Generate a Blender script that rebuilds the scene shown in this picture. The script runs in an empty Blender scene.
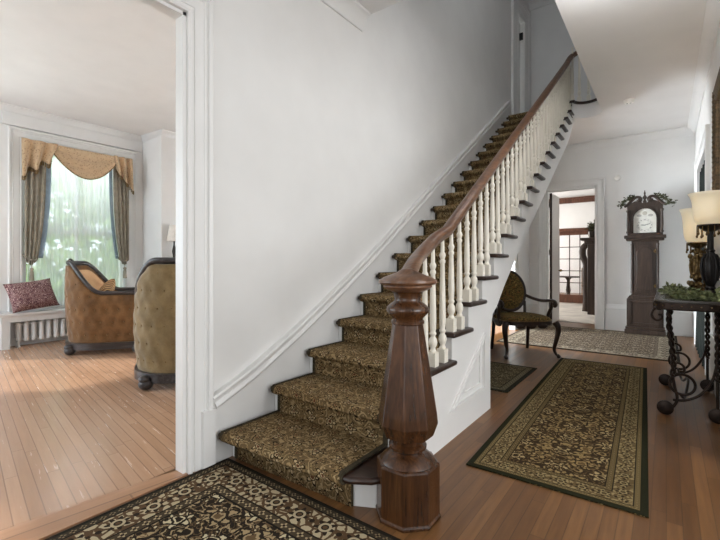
import bpy, bmesh, math, random
from mathutils import Vector, Matrix
R = math.radians; PI = math.pi
sc = bpy.context.scene
COL = sc.collection

# ------------------------------------------------------------------ camera, world, lights, exposure
cam_d = bpy.data.cameras.new('camera'); cam = bpy.data.objects.new('camera', cam_d); COL.objects.link(cam)
cam.location = (0, 0, 1.15); cam.rotation_euler = (R(90), 0, R(36.9))
cam_d.sensor_width = 36; cam_d.lens = 408/720*36; cam_d.shift_y = -7/720; cam_d.clip_start = 0.05
sc.camera = cam
sc.cycles.diffuse_bounces = 7; sc.cycles.max_bounces = 14; sc.cycles.transparent_max_bounces = 16
sc.view_settings.view_transform = 'Standard'; sc.view_settings.look = 'None'
sc.view_settings.gamma = 1; sc.view_settings.exposure = 0.0; sc.view_settings.use_curve_mapping = False

w = bpy.data.worlds.new('sky'); sc.world = w; w.use_nodes = True
wn = w.node_tree.nodes; bgn = wn['Background']
bgn.inputs[0].default_value = (0.80, 0.90, 1.0, 1); bgn.inputs[1].default_value = 3.0

def light(name, kind, loc, rot, energy, color=(1, 1, 1), size=(1, 1), radius=.1):
    d = bpy.data.lights.new(name, kind); d.energy = energy; d.color = color
    if kind == 'AREA': d.shape = 'RECTANGLE'; d.size, d.size_y = size
    elif kind == 'SUN': d.angle = R(2)
    else: d.shadow_soft_size = radius
    o = bpy.data.objects.new(name, d); COL.objects.link(o); o.location = loc; o.rotation_euler = [R(a) for a in rot]
    return o
# sun, area lights added as daylight from windows and unseen rooms (rot: area lights shine along local -Z) and added ceiling lights
light('sun', 'SUN', (-12, 0, 8), (55, 0, -50), 5.0, (1, .96, .88))
light('entry_daylight', 'AREA', (-.9, -2.36, 1.55), (90, 0, 0), 50, (.93, .97, 1), (1.9, 2.5))
light('parlour_front_daylight', 'AREA', (-5.0, -1.86, 1.7), (90, 0, 0), 34, (.78, .90, 1), (1.2, 2.2))
light('parlour_front_corner_daylight', 'AREA', (-6.5, -1.86, 1.7), (90, 0, 0), 34, (.78, .90, 1), (1.2, 2.2))
light('parlour_side_fill', 'AREA', (-7.3, -.4, 1.7), (0, -90, 0), 66, (.78, .90, 1), (2.2, 1.7))  # area light added at an invented window out of view
light('parlour_window_daylight', 'AREA', (-9.2, 2.45, 4.6), (0, -55, 0), 500, (.93, .97, 1), (2.2, 2.2))
light('study_fill', 'AREA', (3.9, 1.2, 1.7), (0, 90, 0), 180, (.94, .975, 1), (2.2, 3.0))  # area light added in an unseen side room to brighten stairs and left wall
light('library_fill', 'AREA', (-4.2, 5.95, 1.35), (84, 0, -62), 680, (.86, .94, 1), (1.6, 2.0))  # unseen area light added to brighten the back of the hall
light('upstairs_fill', 'AREA', (-.9, -2.36, 4.9), (90, 0, 0), 42, (.84, .92, 1), (1.6, 1.8))  # area light added at an unseen upper window to light the stairwell
light('dining_fill', 'AREA', (-4.9, 10.6, 1.7), (0, -90, 0), 240, (1, .98, .95), (2.2, 2.4))  # area light added inside the room; its wall has no window
light('kitchen_fill', 'AREA', (-4.9, 15.2, 1.8), (0, -90, 0), 170, (1, .98, .96), (2.2, 2.4))  # added to brighten the far room, with no window behind it
light('hall_fill_bulb', 'POINT', (-.30, 3.30, 3.06), (0, 0, 0), 22, (.97, .985, 1), radius=.12)  # added out of view to lift the light deeper in the hall
light('upstairs_fill_bulb', 'POINT', (-1.2, 4.4, 5.86), (0, 0, 0), 24, (.88, .94, 1), radius=.12)  # added out of view to light the upper stairwell

# ------------------------------------------------------------------ material helpers
def lin(c):
    c = [x/255 for x in c]
    return tuple((x/12.92 if x <= .04045 else ((x+.055)/1.055)**2.4) for x in c) + (1,)

class X:
    """a float socket with arithmetic"""
    def __init__(s, nt, sock): s.nt = nt; s.k = sock
    def m(s, op, b=None, c=None):
        n = s.nt.nodes.new('ShaderNodeMath'); n.operation = op
        for i, v in enumerate((s, b, c)):
            if v is None: continue
            if isinstance(v, X): s.nt.links.new(v.k, n.inputs[i])
            else: n.inputs[i].default_value = v
        return X(s.nt, n.outputs[0])
    def __add__(s, b): return s.m('ADD', b)
    def __sub__(s, b): return s.m('SUBTRACT', b)
    def __mul__(s, b): return s.m('MULTIPLY', b)
    def __truediv__(s, b): return s.m('DIVIDE', b)
    __radd__ = __add__; __rmul__ = __mul__
    def __rsub__(s, b): return (s*-1) + b
    def abs(s): return s.m('ABSOLUTE')
    def fract(s): return s.m('FRACT')
    def floor(s): return s.m('FLOOR')
    def sin(s): return s.m('SINE')
    def cos(s): return s.m('COSINE')
    def sqrt(s): return s.m('SQRT')
    def lt(s, b): return s.m('LESS_THAN', b)
    def gt(s, b): return s.m('GREATER_THAN', b)
    def min(s, b): return s.m('MINIMUM', b)
    def max(s, b): return s.m('MAXIMUM', b)
    def atan2(s, b): return s.m('ARCTAN2', b)

class Mat:
    def __init__(s, name, rough=.6, metal=0, spec=.5):
        s.m = bpy.data.materials.new(name); s.m.use_nodes = True; s.nt = s.m.node_tree
        s.b = s.nt.nodes['Principled BSDF']; s.name = name
        s.b.inputs['Roughness'].default_value = rough; s.b.inputs['Metallic'].default_value = metal
        s.b.inputs['Specular IOR Level'].default_value = spec
        s.tc = s.nt.nodes.new('ShaderNodeTexCoord'); s.co = s.tc.outputs['Object']
    def xyz(s, sock=None):
        n = s.nt.nodes.new('ShaderNodeSeparateXYZ'); s.nt.links.new(sock or s.co, n.inputs[0])
        return [X(s.nt, n.outputs[i]) for i in range(3)]
    def comb(s, x, y, z=0):
        n = s.nt.nodes.new('ShaderNodeCombineXYZ')
        for i, v in enumerate((x, y, z)):
            if isinstance(v, X): s.nt.links.new(v.k, n.inputs[i])
            else: n.inputs[i].default_value = v
        return n.outputs[0]
    def mapping(s, scale=(1, 1, 1), rot=(0, 0, 0), sock=None):
        n = s.nt.nodes.new('ShaderNodeMapping'); s.nt.links.new(sock or s.co, n.inputs[0])
        n.inputs['Scale'].default_value = scale; n.inputs['Rotation'].default_value = rot
        return n.outputs[0]
    def noise(s, scale, detail=3, rough=.5, vec=None, dist=0):
        n = s.nt.nodes.new('ShaderNodeTexNoise'); s.nt.links.new(vec or s.co, n.inputs['Vector'])
        n.inputs['Scale'].default_value = scale; n.inputs['Detail'].default_value = detail
        n.inputs['Roughness'].default_value = rough; n.inputs['Distortion'].default_value = dist
        return X(s.nt, n.outputs[0])
    def vor(s, scale, vec=None, feature='F1', rnd=1):
        n = s.nt.nodes.new('ShaderNodeTexVoronoi'); s.nt.links.new(vec or s.co, n.inputs['Vector'])
        n.feature = feature; n.inputs['Scale'].default_value = scale; n.inputs['Randomness'].default_value = rnd
        return X(s.nt, n.outputs['Distance'])
    def white(s, v):
        n = s.nt.nodes.new('ShaderNodeTexWhiteNoise'); n.noise_dimensions = '1D'
        s.nt.links.new(v.k, n.inputs['W']); return X(s.nt, n.outputs[0])
    def col(s, c):
        n = s.nt.nodes.new('ShaderNodeRGB'); n.outputs[0].default_value = lin(c) if max(c) > 1 else tuple(c)+(1,)
        return n.outputs[0]
    def mix(s, f, a, b, mode='MIX'):
        n = s.nt.nodes.new('ShaderNodeMix'); n.data_type = 'RGBA'; n.blend_type = mode; n.clamp_factor = True
        if isinstance(f, X): s.nt.links.new(f.k, n.inputs[0])
        else: n.inputs[0].default_value = f
        for i, v in ((6, a), (7, b)):
            if isinstance(v, (tuple, list)): v = s.col(v)
            s.nt.links.new(v, n.inputs[i])
        return n.outputs[2]
    def base(s, c):
        if isinstance(c, (tuple, list)): s.b.inputs['Base Color'].default_value = lin(c)
        else: s.nt.links.new(c, s.b.inputs['Base Color'])
        return s
    def bump(s, h, strength=.2, dist=.01):
        n = s.nt.nodes.new('ShaderNodeBump'); n.inputs['Strength'].default_value = strength; n.inputs['Distance'].default_value = dist
        s.nt.links.new(h.k, n.inputs['Height']); s.nt.links.new(n.outputs[0], s.b.inputs['Normal']); return s
    def ramp(s, f, stops, interp='LINEAR'):
        n = s.nt.nodes.new('ShaderNodeValToRGB'); s.nt.links.new(f.k, n.inputs[0]); cr = n.color_ramp; cr.interpolation = interp
        while len(cr.elements) > 1: cr.elements.remove(cr.elements[-1])
        cr.elements[0].position = stops[0][0]; cr.elements[0].color = lin(stops[0][1])
        for p, c in stops[1:]:
            e = cr.elements.new(p); e.color = lin(c)
        return n.outputs[0]

def plain(name, c, rough=.6, metal=0, spec=.5, var=.06, scale=6, bump=0):
    M = Mat(name, rough, metal, spec); n = M.noise(scale, 4)
    d = tuple(max(0, int(x*(1-var))) for x in c); l = tuple(min(255, int(x*(1+var))) for x in c)
    M.base(M.ramp(n, [(.3, d), (.7, l)]))
    if bump: M.bump(M.noise(scale*12, 3), bump, .004)
    return M.m

def planks(name, width, cols, along='Y', rot=0, rough=.3, length=1.3, gap=.035, spread=.28):
    M = Mat(name, rough, 0, .45)
    x, y, z = M.xyz(M.mapping(rot=(0, 0, rot)))
    if along == 'X': x, y = y, x
    i = (x/width).floor(); r1 = M.white(i)
    yy = y/length + r1*7.3; j = yy.floor(); r2 = M.white(i*13.7 + j*3.1)
    fx = (x/width).fract(); fy = yy.fract()
    g = M.noise(1, 6, .65, M.comb(x*34, y*2.2, r2*20), .35)
    f2 = M.noise(1, 3, .5, M.comb(x*160, y*9, r2*11))
    c = M.ramp(r2*spread + g*(.9-spread) + f2*.1, [(.2, cols[0]), (.5, cols[1]), (.8, cols[2])])
    edge = ((fx-.5).abs().gt(.5-gap)).max((fy-.5).abs().gt(.4985))
    c = M.mix(edge*.42, c, tuple(int(v*.35) for v in cols[0]))
    M.base(c); M.bump(edge*-1 + g*.25, .12, .004)
    rr = g*.16 + (rough-.07)
    M.nt.links.new(rr.k, M.b.inputs['Roughness'])
    return M.m

def wood(name, cols, rough=.3, axis=2, sc_=1, spec=.5):
    M = Mat(name, rough, 0, spec); s = [22*sc_]*3; s[axis] = 1.6*sc_
    g = M.noise(1, 5, .6, M.mapping(tuple(s)), 1.2); f = M.noise(1, 2, .5, M.mapping(tuple(v*5 for v in s)))
    M.base(M.ramp(g*.75 + f*.25, [(.3, cols[0]), (.5, cols[1]), (.72, cols[2])]))
    M.bump(f, .06, .002)
    return M.m

def flower(M, u, v, rad, petals=5, depth=.3):
    r = (u*u + v*v).sqrt(); a = v.atan2(u)
    return r/rad, (r/rad).lt((a*petals).cos()*depth + (1-depth))

def rug_mat(name, hx, hy, bands, field, period, vine=9):
    """bands: list of (width, bg, ink, ink2, kind) from the edge inwards; field: (bg, ink, ink2, ink3)"""
    M = Mat(name, .95, 0, .1)
    x, y, z = M.xyz(); ax, ay = x.abs(), y.abs()
    dx, dy = hx-ax, hy-ay; d = dx.min(dy)
    side = dx.lt(dy); along = (y*side) + (x*(1-side))
    wob = M.noise(26, 2); wx = ax + (wob-.5)*.05; wy = ay + (M.noise(23, 2, .5, M.mapping((1, 1, 1), (0, 0, 1)))-.5)*.05
    # field: mirrored scrolling vines and flower heads
    vv = M.comb(wx, wy); n1 = M.noise(vine*.8, 1, .4, vv); n2 = M.noise(vine*1.5, 1, .4, M.comb(wx+5, wy))
    c = M.mix(((n1*9).fract()-.5).abs().lt(.11), field[0], field[1])
    c = M.mix(((n2*7).fract()-.5).abs().lt(.10), c, field[2])
    ring = M.vor(vine*2.6, vv, 'F1', 1)
    c = M.mix(ring.lt(.24), c, field[1])
    for p, ra, off, ink, ink2 in ((period, .30, 0, field[1], field[2]), (period, .26, .5, field[3], field[0]), (period*.5, .19, .25, field[2], field[3])):
        fu = ((wx/p+off).fract()-.5)*p; fv = ((wy/p+off).fract()-.5)*p
        r0, m0 = flower(M, fu, fv, ra*p*1.25, 6, .25); c = M.mix(m0, c, field[0])
        rr, msk = flower(M, fu, fv, ra*p, 6, .3)
        c = M.mix(msk, c, ink); c = M.mix(rr.lt(.58)*rr.gt(.42), c, field[0]); c = M.mix(rr.lt(.28), c, ink2)
    pos = 0; edges = []
    for wd, bg, ink, ink2, kind in bands:
        t = d - (pos + wd/2)
        b = M.col(bg)
        if kind == 'flower':
            p = wd*1.15; fu = ((along/p).fract()-.5)*p
            ve2 = M.vor(1/wd*3.2, M.comb(along + (wob-.5)*.03, t), 'DISTANCE_TO_EDGE')
            b = M.mix(ve2.lt(.13), b, ink2)
            rr, msk = flower(M, fu, t, wd*.40, 7, .25)
            b = M.mix(msk, b, ink); b = M.mix(rr.lt(.55)*rr.gt(.33), b, bg); b = M.mix(rr.lt(.2), b, ink2)
            fu2 = ((along/p+.5).fract()-.5)*p
            rr, msk = flower(M, fu2, t, wd*.24, 4, .35); b = M.mix(msk, b, ink2); b = M.mix(rr.lt(.4), b, ink)
        elif kind == 'small':
            p = wd*1.1; fu = ((along/p).fract()-.5)*p
            rr, msk = flower(M, fu, t, wd*.42, 4, .3); b = M.mix(msk, b, ink); b = M.mix(rr.lt(.4), b, ink2)
        c = M.mix(d.lt(pos+wd)*d.gt(pos), c, b); pos += wd
    pile = M.noise(420, 2)
    c = M.mix((pile-.35)*.9, c, (10, 8, 6), 'MIX') if False else M.mix(pile*.35, c, (16, 13, 10))
    M.base(c); M.bump(pile, .5, .004)
    return M.m

# ------------------------------------------------------------------ mesh helpers
def BM(): return bmesh.new()
def box(bm, x0, x1, y0, y1, z0, z1, rot=None):
    r = bmesh.ops.create_cube(bm, size=1)
    m = Matrix.Translation(((x0+x1)/2, (y0+y1)/2, (z0+z1)/2)) @ Matrix.Diagonal((abs(x1-x0), abs(y1-y0), abs(z1-z0), 1))
    if rot: m = rot @ m
    bmesh.ops.transform(bm, matrix=m, verts=r['verts']); return bm
def lathe(bm, prof, seg=24, c=(0, 0, 0), M=None):
    rings = []; M = M or Matrix()
    for r, z in prof:
        rings.append([bm.verts.new(M @ Vector((c[0]+r*math.cos(2*PI*i/seg), c[1]+r*math.sin(2*PI*i/seg), c[2]+z))) for i in range(seg)])
    for a, b in zip(rings, rings[1:]):
        for i in range(seg): bm.faces.new((a[i], a[(i+1) % seg], b[(i+1) % seg], b[i]))
    bm.faces.new(rings[0][::-1]); bm.faces.new(rings[-1]); return bm
def catmull(P, n=6):
    P = [Vector(p) for p in P]; out = []
    for i in range(len(P)-1):
        a, b, c, d = P[max(i-1, 0)], P[i], P[i+1], P[min(i+2, len(P)-1)]
        for k in range(n):
            t = k/n
            out.append(.5*((2*b)+(c-a)*t+(2*a-5*b+4*c-d)*t*t+(3*b-a-3*c+d)*t**3))
    return out + [P[-1]]
def frames(P, up=Vector((0, 0, 1))):
    T = []
    for i in range(len(P)):
        t = (P[min(i+1, len(P)-1)]-P[max(i-1, 0)]); T.append(t.normalized() if t.length > 1e-9 else Vector((0, 0, 1)))
    n = up - T[0]*up.dot(T[0])
    if n.length < .05: n = Vector((1, 0, 0)) - T[0]*T[0].x
    n.normalize(); out = []
    for t in T:
        n = n - t*n.dot(t); n.normalize(); out.append((t, n, t.cross(n)))
    return out
def sweep(bm, P, prof, closed_prof=True, caps=True, scale=None, up=Vector((0, 0, 1)), fixed_up=False):
    """prof: list of (side, up) in the frame; swept along P"""
    P = [Vector(p) for p in P]; F = frames(P, up); rings = []
    for i, p in enumerate(P):
        t, n, b = F[i]
        if fixed_up:
            b = t.cross(up); b.normalize(); n = b.cross(t)
        s = scale[i] if scale else 1
        rings.append([bm.verts.new(p + (b*u + n*v)*s) for u, v in prof])
    k = len(prof)
    for a, c in zip(rings, rings[1:]):
        for j in range(k if closed_prof else k-1): bm.faces.new((a[j], a[(j+1) % k], c[(j+1) % k], c[j]))
    if caps and closed_prof: bm.faces.new(rings[0][::-1]); bm.faces.new(rings[-1])
    return bm
def circ(r, n=8, rx=None): return [(r*math.cos(2*PI*i/n), (rx or r)*math.sin(2*PI*i/n)) for i in range(n)]
def tube(bm, P, r, seg=8, taper=None, up=Vector((0, 0, 1))): return sweep(bm, P, circ(r, seg), scale=taper, up=up)
def prism(bm, poly, plane, a, b):
    """poly extruded between a and b along the missing axis"""
    def v(p, t):
        return {'yz': (t, p[0], p[1]), 'xz': (p[0], t, p[1]), 'xy': (p[0], p[1], t)}[plane]
    A = [bm.verts.new(v(p, a)) for p in poly]; B = [bm.verts.new(v(p, b)) for p in poly]
    bm.faces.new(A); bm.faces.new(B[::-1]); n = len(poly)
    for i in range(n): bm.faces.new((A[i], B[i], B[(i+1) % n], A[(i+1) % n]))
    return bm
def ball(bm, c, r, sx=1, sy=1, sz=1, seg=12, rot=None):
    q = bmesh.ops.create_uvsphere(bm, u_segments=seg, v_segments=max(6, seg*2//3), radius=1)
    m = Matrix.Translation(c) @ (rot or Matrix()) @ Matrix.Diagonal((r*sx, r*sy, r*sz, 1))
    bmesh.ops.transform(bm, matrix=m, verts=q['verts']); return bm
def grid(bm, fn, nu, nv, close_u=False):
    V = [[bm.verts.new(fn(i/(nu if close_u else nu-1) if nu > 1 else 0, j/(nv-1))) for j in range(nv)] for i in range(nu)]
    for i in range(nu if close_u else nu-1):
        for j in range(nv-1): bm.faces.new((V[i][j], V[(i+1) % nu][j], V[(i+1) % nu][j+1], V[i][j+1]))
    return V
def leafy(bm, pts, n, spread, size, rng, flat=1.0):
    """n little folded leaves scattered round the points"""
    for k in range(n):
        p = Vector(rng.choice(pts)) + Vector((rng.gauss(0, spread), rng.gauss(0, spread), rng.gauss(0, spread*flat)))
        L = size*rng.uniform(.6, 1.3); a = Vector((rng.gauss(0, 1), rng.gauss(0, 1), rng.gauss(0, .7))).normalized()
        b = a.cross(Vector((rng.gauss(0, 1), rng.gauss(0, 1), rng.gauss(0, 1)))).normalized()*L*.32; c = a.cross(b)*.35
        v = [bm.verts.new(q) for q in (p, p+a*L*.5+b+c, p+a*L, p+a*L*.5-b+c)]
        bm.faces.new((v[0], v[1], v[2])); bm.faces.new((v[0], v[2], v[3]))
    return bm

MX = {}
def link(name, bm, mat, parent=None, smooth=None, world=False, bevel=0, bseg=2, solid=0, subsurf=0):
    if world and parent is not None: bmesh.ops.transform(bm, matrix=MX[parent.name].inverted(), verts=bm.verts)
    bmesh.ops.recalc_face_normals(bm, faces=bm.faces)
    me = bpy.data.meshes.new(name); bm.to_mesh(me); bm.free()
    o = bpy.data.objects.new(name, me); COL.objects.link(o); me.materials.append(mat)
    if parent is not None: o.parent = parent; MX[o.name] = MX[parent.name]
    else: MX[o.name] = Matrix()
    if solid: m = o.modifiers.new('s', 'SOLIDIFY'); m.thickness = solid; m.offset = 0
    if subsurf: m = o.modifiers.new('u', 'SUBSURF'); m.levels = m.render_levels = subsurf
    if bevel: m = o.modifiers.new('b', 'BEVEL'); m.width = bevel; m.segments = bseg; m.limit_method = 'ANGLE'; m.angle_limit = R(40)
    if smooth or (smooth is None and (bevel or subsurf)):
        for p in me.polygons: p.use_smooth = True
        if smooth != 'all':
            me.set_sharp_from_angle(angle=R(45))
    return o
def tag(o, label, cat, group=None):
    o['label'] = label; o['category'] = cat
    if group: o['group'] = group
    return o
def thing(name, label, cat, loc, rz=0, group=None):
    o = bpy.data.objects.new(name, None); COL.objects.link(o); o.location = loc; o.rotation_euler = (0, 0, rz)
    o.empty_display_size = .1
    MX[o.name] = Matrix.Translation(loc) @ Matrix.Rotation(rz, 4, 'Z')
    return tag(o, label, cat, group)
def solo(name, bm, mat, label, cat, loc=(0, 0, 0), rz=0, group=None, **k):
    o = link(name, bm, mat, **k); o.location = loc; o.rotation_euler = (0, 0, rz); return tag(o, label, cat, group)
def struct(name, bm, mat, **k):
    o = link(name, bm, mat, **k); o['kind'] = 'structure'; return o
def copies(o, parent, locs, rots=None):
    """further copies of a part that shares its mesh"""
    for i, l in enumerate(locs):
        c = o.copy(); COL.objects.link(c); c.parent = parent; c.location = l
        if rots: c.rotation_euler = rots[i]

# ------------------------------------------------------------------ materials
WALL = plain('wall_paint', (223, 222, 220), .85, 0, .2, .012, 3)
TRIM = plain('white_trim_paint', (220, 219, 217), .42, 0, .45, .01, 3)
CEIL = plain('ceiling_paint', (221, 219, 217), .9, 0, .2, .012, 3)
BALW = plain('baluster_paint', (226, 221, 208), .4, 0, .5, .02, 5)
HALLF = planks('hall_oak_boards', .058, ((78, 50, 26), (108, 73, 41), (140, 100, 60)), 'Y', 0, .33)
LIVF = planks('parlour_oak_boards', .058, ((160, 124, 98), (174, 137, 110), (188, 152, 125)), 'X', R(8.5), .24, 1.6, .045)
LIVF.node_tree.nodes['Principled BSDF'].inputs['Specular IOR Level'].default_value = .75
SADDLE = planks('threshold_oak', .14, ((142, 104, 77), (160, 120, 91), (174, 135, 105)), 'Y', R(8.5), .36, 3)
MAHOG = wood('newel_mahogany', ((34, 19, 9), (62, 37, 19), (94, 59, 32)), .25)
RAILW = wood('handrail_wood', ((60, 40, 27), (98, 66, 44), (132, 94, 66)), .3, 1)
TREADW = wood('dark_tread_wood', ((24, 14, 10), (42, 26, 19), (64, 42, 30)), .35, 0)
CLOCKW = wood('clock_mahogany', ((42, 32, 26), (58, 45, 37), (76, 60, 50)), .42, spec=.4)
CHAIRW = wood('carved_chair_wood', ((20, 11, 7), (38, 22, 13), (62, 38, 23)), .3)
PARLW = wood('parlour_chair_wood', ((26, 22, 22), (46, 40, 40), (84, 78, 78)), .3, 1)
FRENCHW = wood('french_door_wood', ((58, 34, 24), (86, 53, 38), (112, 75, 56)), .35)
IRON = plain('bronzed_iron', (46, 34, 27), .42, .6, .5, .25, 30)
DARKTOP = plain('table_top_slate', (70, 66, 62), .25, 0, .5, .1, 20)
BRASS = plain('antique_brass', (110, 90, 60), .35, .9, .5, .3, 40)
BLACKM = plain('black_metal', (24, 21, 20), .3, .3, .5, .1, 20)
BRONZE = plain('bronze_urn', (44, 37, 31), .3, .5, .5, .3, 30)
GREEN = plain('sprig_green', (104, 110, 76), .6, 0, .3, .35, 40)
GREEN2 = plain('dried_sprig_green', (66, 68, 48), .7, 0, .3, .4, 60)
TREEG = plain('garden_leaf', (140, 160, 100), .7, 0, .3, .35, 3)
BARK = plain('garden_bark', (92, 80, 68), .9, 0, .2, .2, 8)
LAWN = plain('lawn_grass', (112, 138, 78), .95, 0, .1, .2, 4)
BLACKD = plain('dark_green_drape', (30, 34, 31), .85, 0, .2, .15, 9)
STEEL = plain('hinge_black', (28, 27, 27), .4, .5, .5, .05, 10)
PLASTIC = plain('white_plastic', (236, 235, 230), .45, 0, .5, .01, 5)

def carpet_mat():
    M = Mat('stair_carpet', .95, 0, .1)
    x, y, z = M.xyz(); wob = M.noise(14, 2); wob2 = M.noise(13, 2, .5, M.mapping((1, 1, 1), (.7, 1.2, .3)))
    q = y+z
    wx, wq = x + (wob-.5)*.05, q + (wob2-.5)*.05; P = M.comb(wx, wq)
    n1 = M.noise(8, 1, .4, P); n2 = M.noise(15, 1, .4, M.comb(wx+4, wq)); r = M.vor(52, P, 'F1')
    c = M.mix(M.noise(6, 2), (92, 75, 50), (120, 99, 68))
    c = M.mix(((n1*10).fract()-.5).abs().lt(.13), c, (164, 140, 102))
    c = M.mix(((n2*8).fract()-.5).abs().lt(.10), c, (138, 114, 78))
    c = M.mix(r.lt(.26), c, (172, 150, 112))
    for p, ra, off, ink in ((.15, .23, 0, (184, 162, 124)), (.15, .20, .5, (160, 132, 92)), (.075, .2, .25, (142, 118, 80))):
        fu = ((wx/p+off).fract()-.5)*p; fv = ((wq/p+off).fract()-.5)*p
        r0, m0 = flower(M, fu, fv, ra*p*1.3, 5, .3); c = M.mix(m0, c, (44, 34, 21))
        rr, msk = flower(M, fu, fv, ra*p, 5, .35)
        c = M.mix(msk, c, ink); c = M.mix(rr.lt(.55)*rr.gt(.40), c, (52, 40, 25)); c = M.mix(rr.lt(.25), c, (96, 62, 42))
    pile = M.noise(380, 2); c = M.mix(pile*.38, c, (20, 15, 9))
    M.base(c); M.bump(pile, .5, .004); return M.m
CARPET = carpet_mat()
CARPETEDGE = plain('carpet_binding', (58, 52, 40), .95, 0, .1, .2, 60)

def tapestry(name, bg, inks, s=30):
    M = Mat(name, .9, 0, .15); n = M.noise(9, 2)
    v = M.mapping((1, 1, 1)); r = M.vor(s, v, 'F1'); e = M.vor(s*.55, v, 'DISTANCE_TO_EDGE'); k = M.noise(s*.8, 3)
    c = M.mix(n, bg, tuple(int(t*.6) for t in bg)); c = M.mix(((M.noise(s*.45, 1)*9).fract()-.5).abs().lt(.13), c, inks[0]); c = M.mix(r.lt(.3), c, inks[1]); c = M.mix(k.gt(.6), c, inks[2])
    M.base(c); M.bump(M.noise(300, 2), .3, .003); return M.m
TAPES = tapestry('chair_tapestry', (88, 74, 40), ((142, 116, 66), (58, 46, 28), (112, 78, 44)), 34)
PILLOWF = tapestry('pillow_damask', (122, 80, 82), ((192, 168, 162), (146, 112, 112), (92, 62, 68)), 44)
def velvet(name, a, b):
    M = Mat(name, .75, 0, .2); n = M.noise(7, 4, .6); f = M.noise(60, 2)
    M.base(M.ramp(n*.8+f*.2, [(.3, a), (.7, b)])); M.bump(f, .15, .004)
    M.b.inputs['Sheen Weight'].default_value = .4; M.b.inputs['Sheen Roughness'].default_value = .4; return M.m
VELVET1 = velvet('brown_tufted_velvet', (82, 56, 30), (122, 87, 51))
VELVET2 = velvet('olive_tufted_velvet', (104, 86, 56), (140, 119, 84))
INNER = velvet('peach_damask', (178, 138, 100), (204, 168, 130))
def stripes():
    M = Mat('striped_cushion_fabric', .85, 0, .2); x, y, z = M.xyz(); t = (x*16).fract()
    c = M.mix(t.lt(.35), (150, 112, 74), (64, 46, 38)); c = M.mix(t.gt(.75), c, (196, 166, 124)); M.base(c); return M.m
STRIPE = stripes()
def swag_mat():
    M = Mat('gold_swag_damask', .6, 0, .35); n = M.vor(34, None, 'F1'); k = M.noise(22, 3)
    c = M.mix(k, (168, 140, 108), (196, 168, 134)); c = M.mix(n.lt(.28), c, (148, 118, 88)); M.base(c)
    M.b.inputs['Sheen Weight'].default_value = .3; return M.m
SWAG = swag_mat()
DRAPE = plain('taupe_drape', (134, 126, 112), .7, 0, .3, .08, 14)
LINING = plain('blue_grey_lining', (128, 144, 156), .8, 0, .2, .06, 10)
def sheer_mat():
    M = Mat('sheer_voile', .9); nt = M.nt; out = nt.nodes['Material Output']
    tr = nt.nodes.new('ShaderNodeBsdfTransparent'); tl = nt.nodes.new('ShaderNodeBsdfTranslucent'); df = nt.nodes.new('ShaderNodeBsdfDiffuse')
    tl.inputs[0].default_value = (.90, .94, .95, 1); df.inputs[0].default_value = (.86, .90, .92, 1)
    a = nt.nodes.new('ShaderNodeMixShader'); a.inputs[0].default_value = .35; nt.links.new(tl.outputs[0], a.inputs[1]); nt.links.new(df.outputs[0], a.inputs[2])
    m = nt.nodes.new('ShaderNodeMixShader'); nt.links.new(tr.outputs[0], m.inputs[1]); nt.links.new(a.outputs[0], m.inputs[2])
    x, y, z = M.xyz(); f = (M.noise(1, 2, .5, M.comb(y*26, 0, 0))-.3)*.4+.62; nt.links.new(f.k, m.inputs[0])
    nt.links.new(m.outputs[0], out.inputs[0]); return M.m
SHEER = sheer_mat()
def glass_mat(name='window_glass', tint=(1, 1, 1)):
    M = Mat(name, .02); nt = M.nt; out = nt.nodes['Material Output']
    tr = nt.nodes.new('ShaderNodeBsdfTransparent'); tr.inputs[0].default_value = tint+(1,)
    gl = nt.nodes.new('ShaderNodeBsdfGlossy'); gl.inputs['Roughness'].default_value = .02
    fr = nt.nodes.new('ShaderNodeFresnel'); m = nt.nodes.new('ShaderNodeMixShader')
    nt.links.new(fr.outputs[0], m.inputs[0]); nt.links.new(tr.outputs[0], m.inputs[1]); nt.links.new(gl.outputs[0], m.inputs[2])
    nt.links.new(m.outputs[0], out.inputs[0]); return M.m
GLASS = glass_mat()
def glow(name, c, e, strength):
    M = Mat(name, .4); M.base(c); M.b.inputs['Emission Color'].default_value = lin(e); M.b.inputs['Emission Strength'].default_value = strength
    return M.m
def shade_mat():
    M = Mat('lit_cream_glass', .35); nt = M.nt; out = nt.nodes['Material Output']
    M.base((240, 235, 218)); M.b.inputs['Emission Color'].default_value = lin((255, 243, 214)); M.b.inputs['Emission Strength'].default_value = .15
    tl = nt.nodes.new('ShaderNodeBsdfTranslucent'); tl.inputs[0].default_value = lin((255, 240, 205))
    m = nt.nodes.new('ShaderNodeMixShader'); m.inputs[0].default_value = .10
    nt.links.new(M.b.outputs[0], m.inputs[1]); nt.links.new(tl.outputs[0], m.inputs[2]); nt.links.new(m.outputs[0], out.inputs[0]); return M.m
SHADE = shade_mat()
MIRROR = Mat('mirror_silver', .03, 1).base((225, 226, 228)).m
GILT = plain('gilt_frame', (84, 68, 46), .5, .4, .5, .35, 50)
DIAL = plain('clock_dial', (226, 224, 216), .45, 0, .4, .03, 20)
MOONP = plain('moon_disc_paint', (196, 190, 176), .5); MOONG = plain('dial_grey_print', (176, 173, 165), .5)
LAMPSH = plain('pale_lamp_shade', (226, 216, 206), .8, 0, .2, .04, 20)
PALECARPET = plain('pale_dining_carpet', (176, 170, 162), .95, 0, .1, .08, 3)
LTWOOD = wood('light_chair_wood', ((120, 92, 66), (150, 118, 86), (172, 142, 108)), .4)

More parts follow.
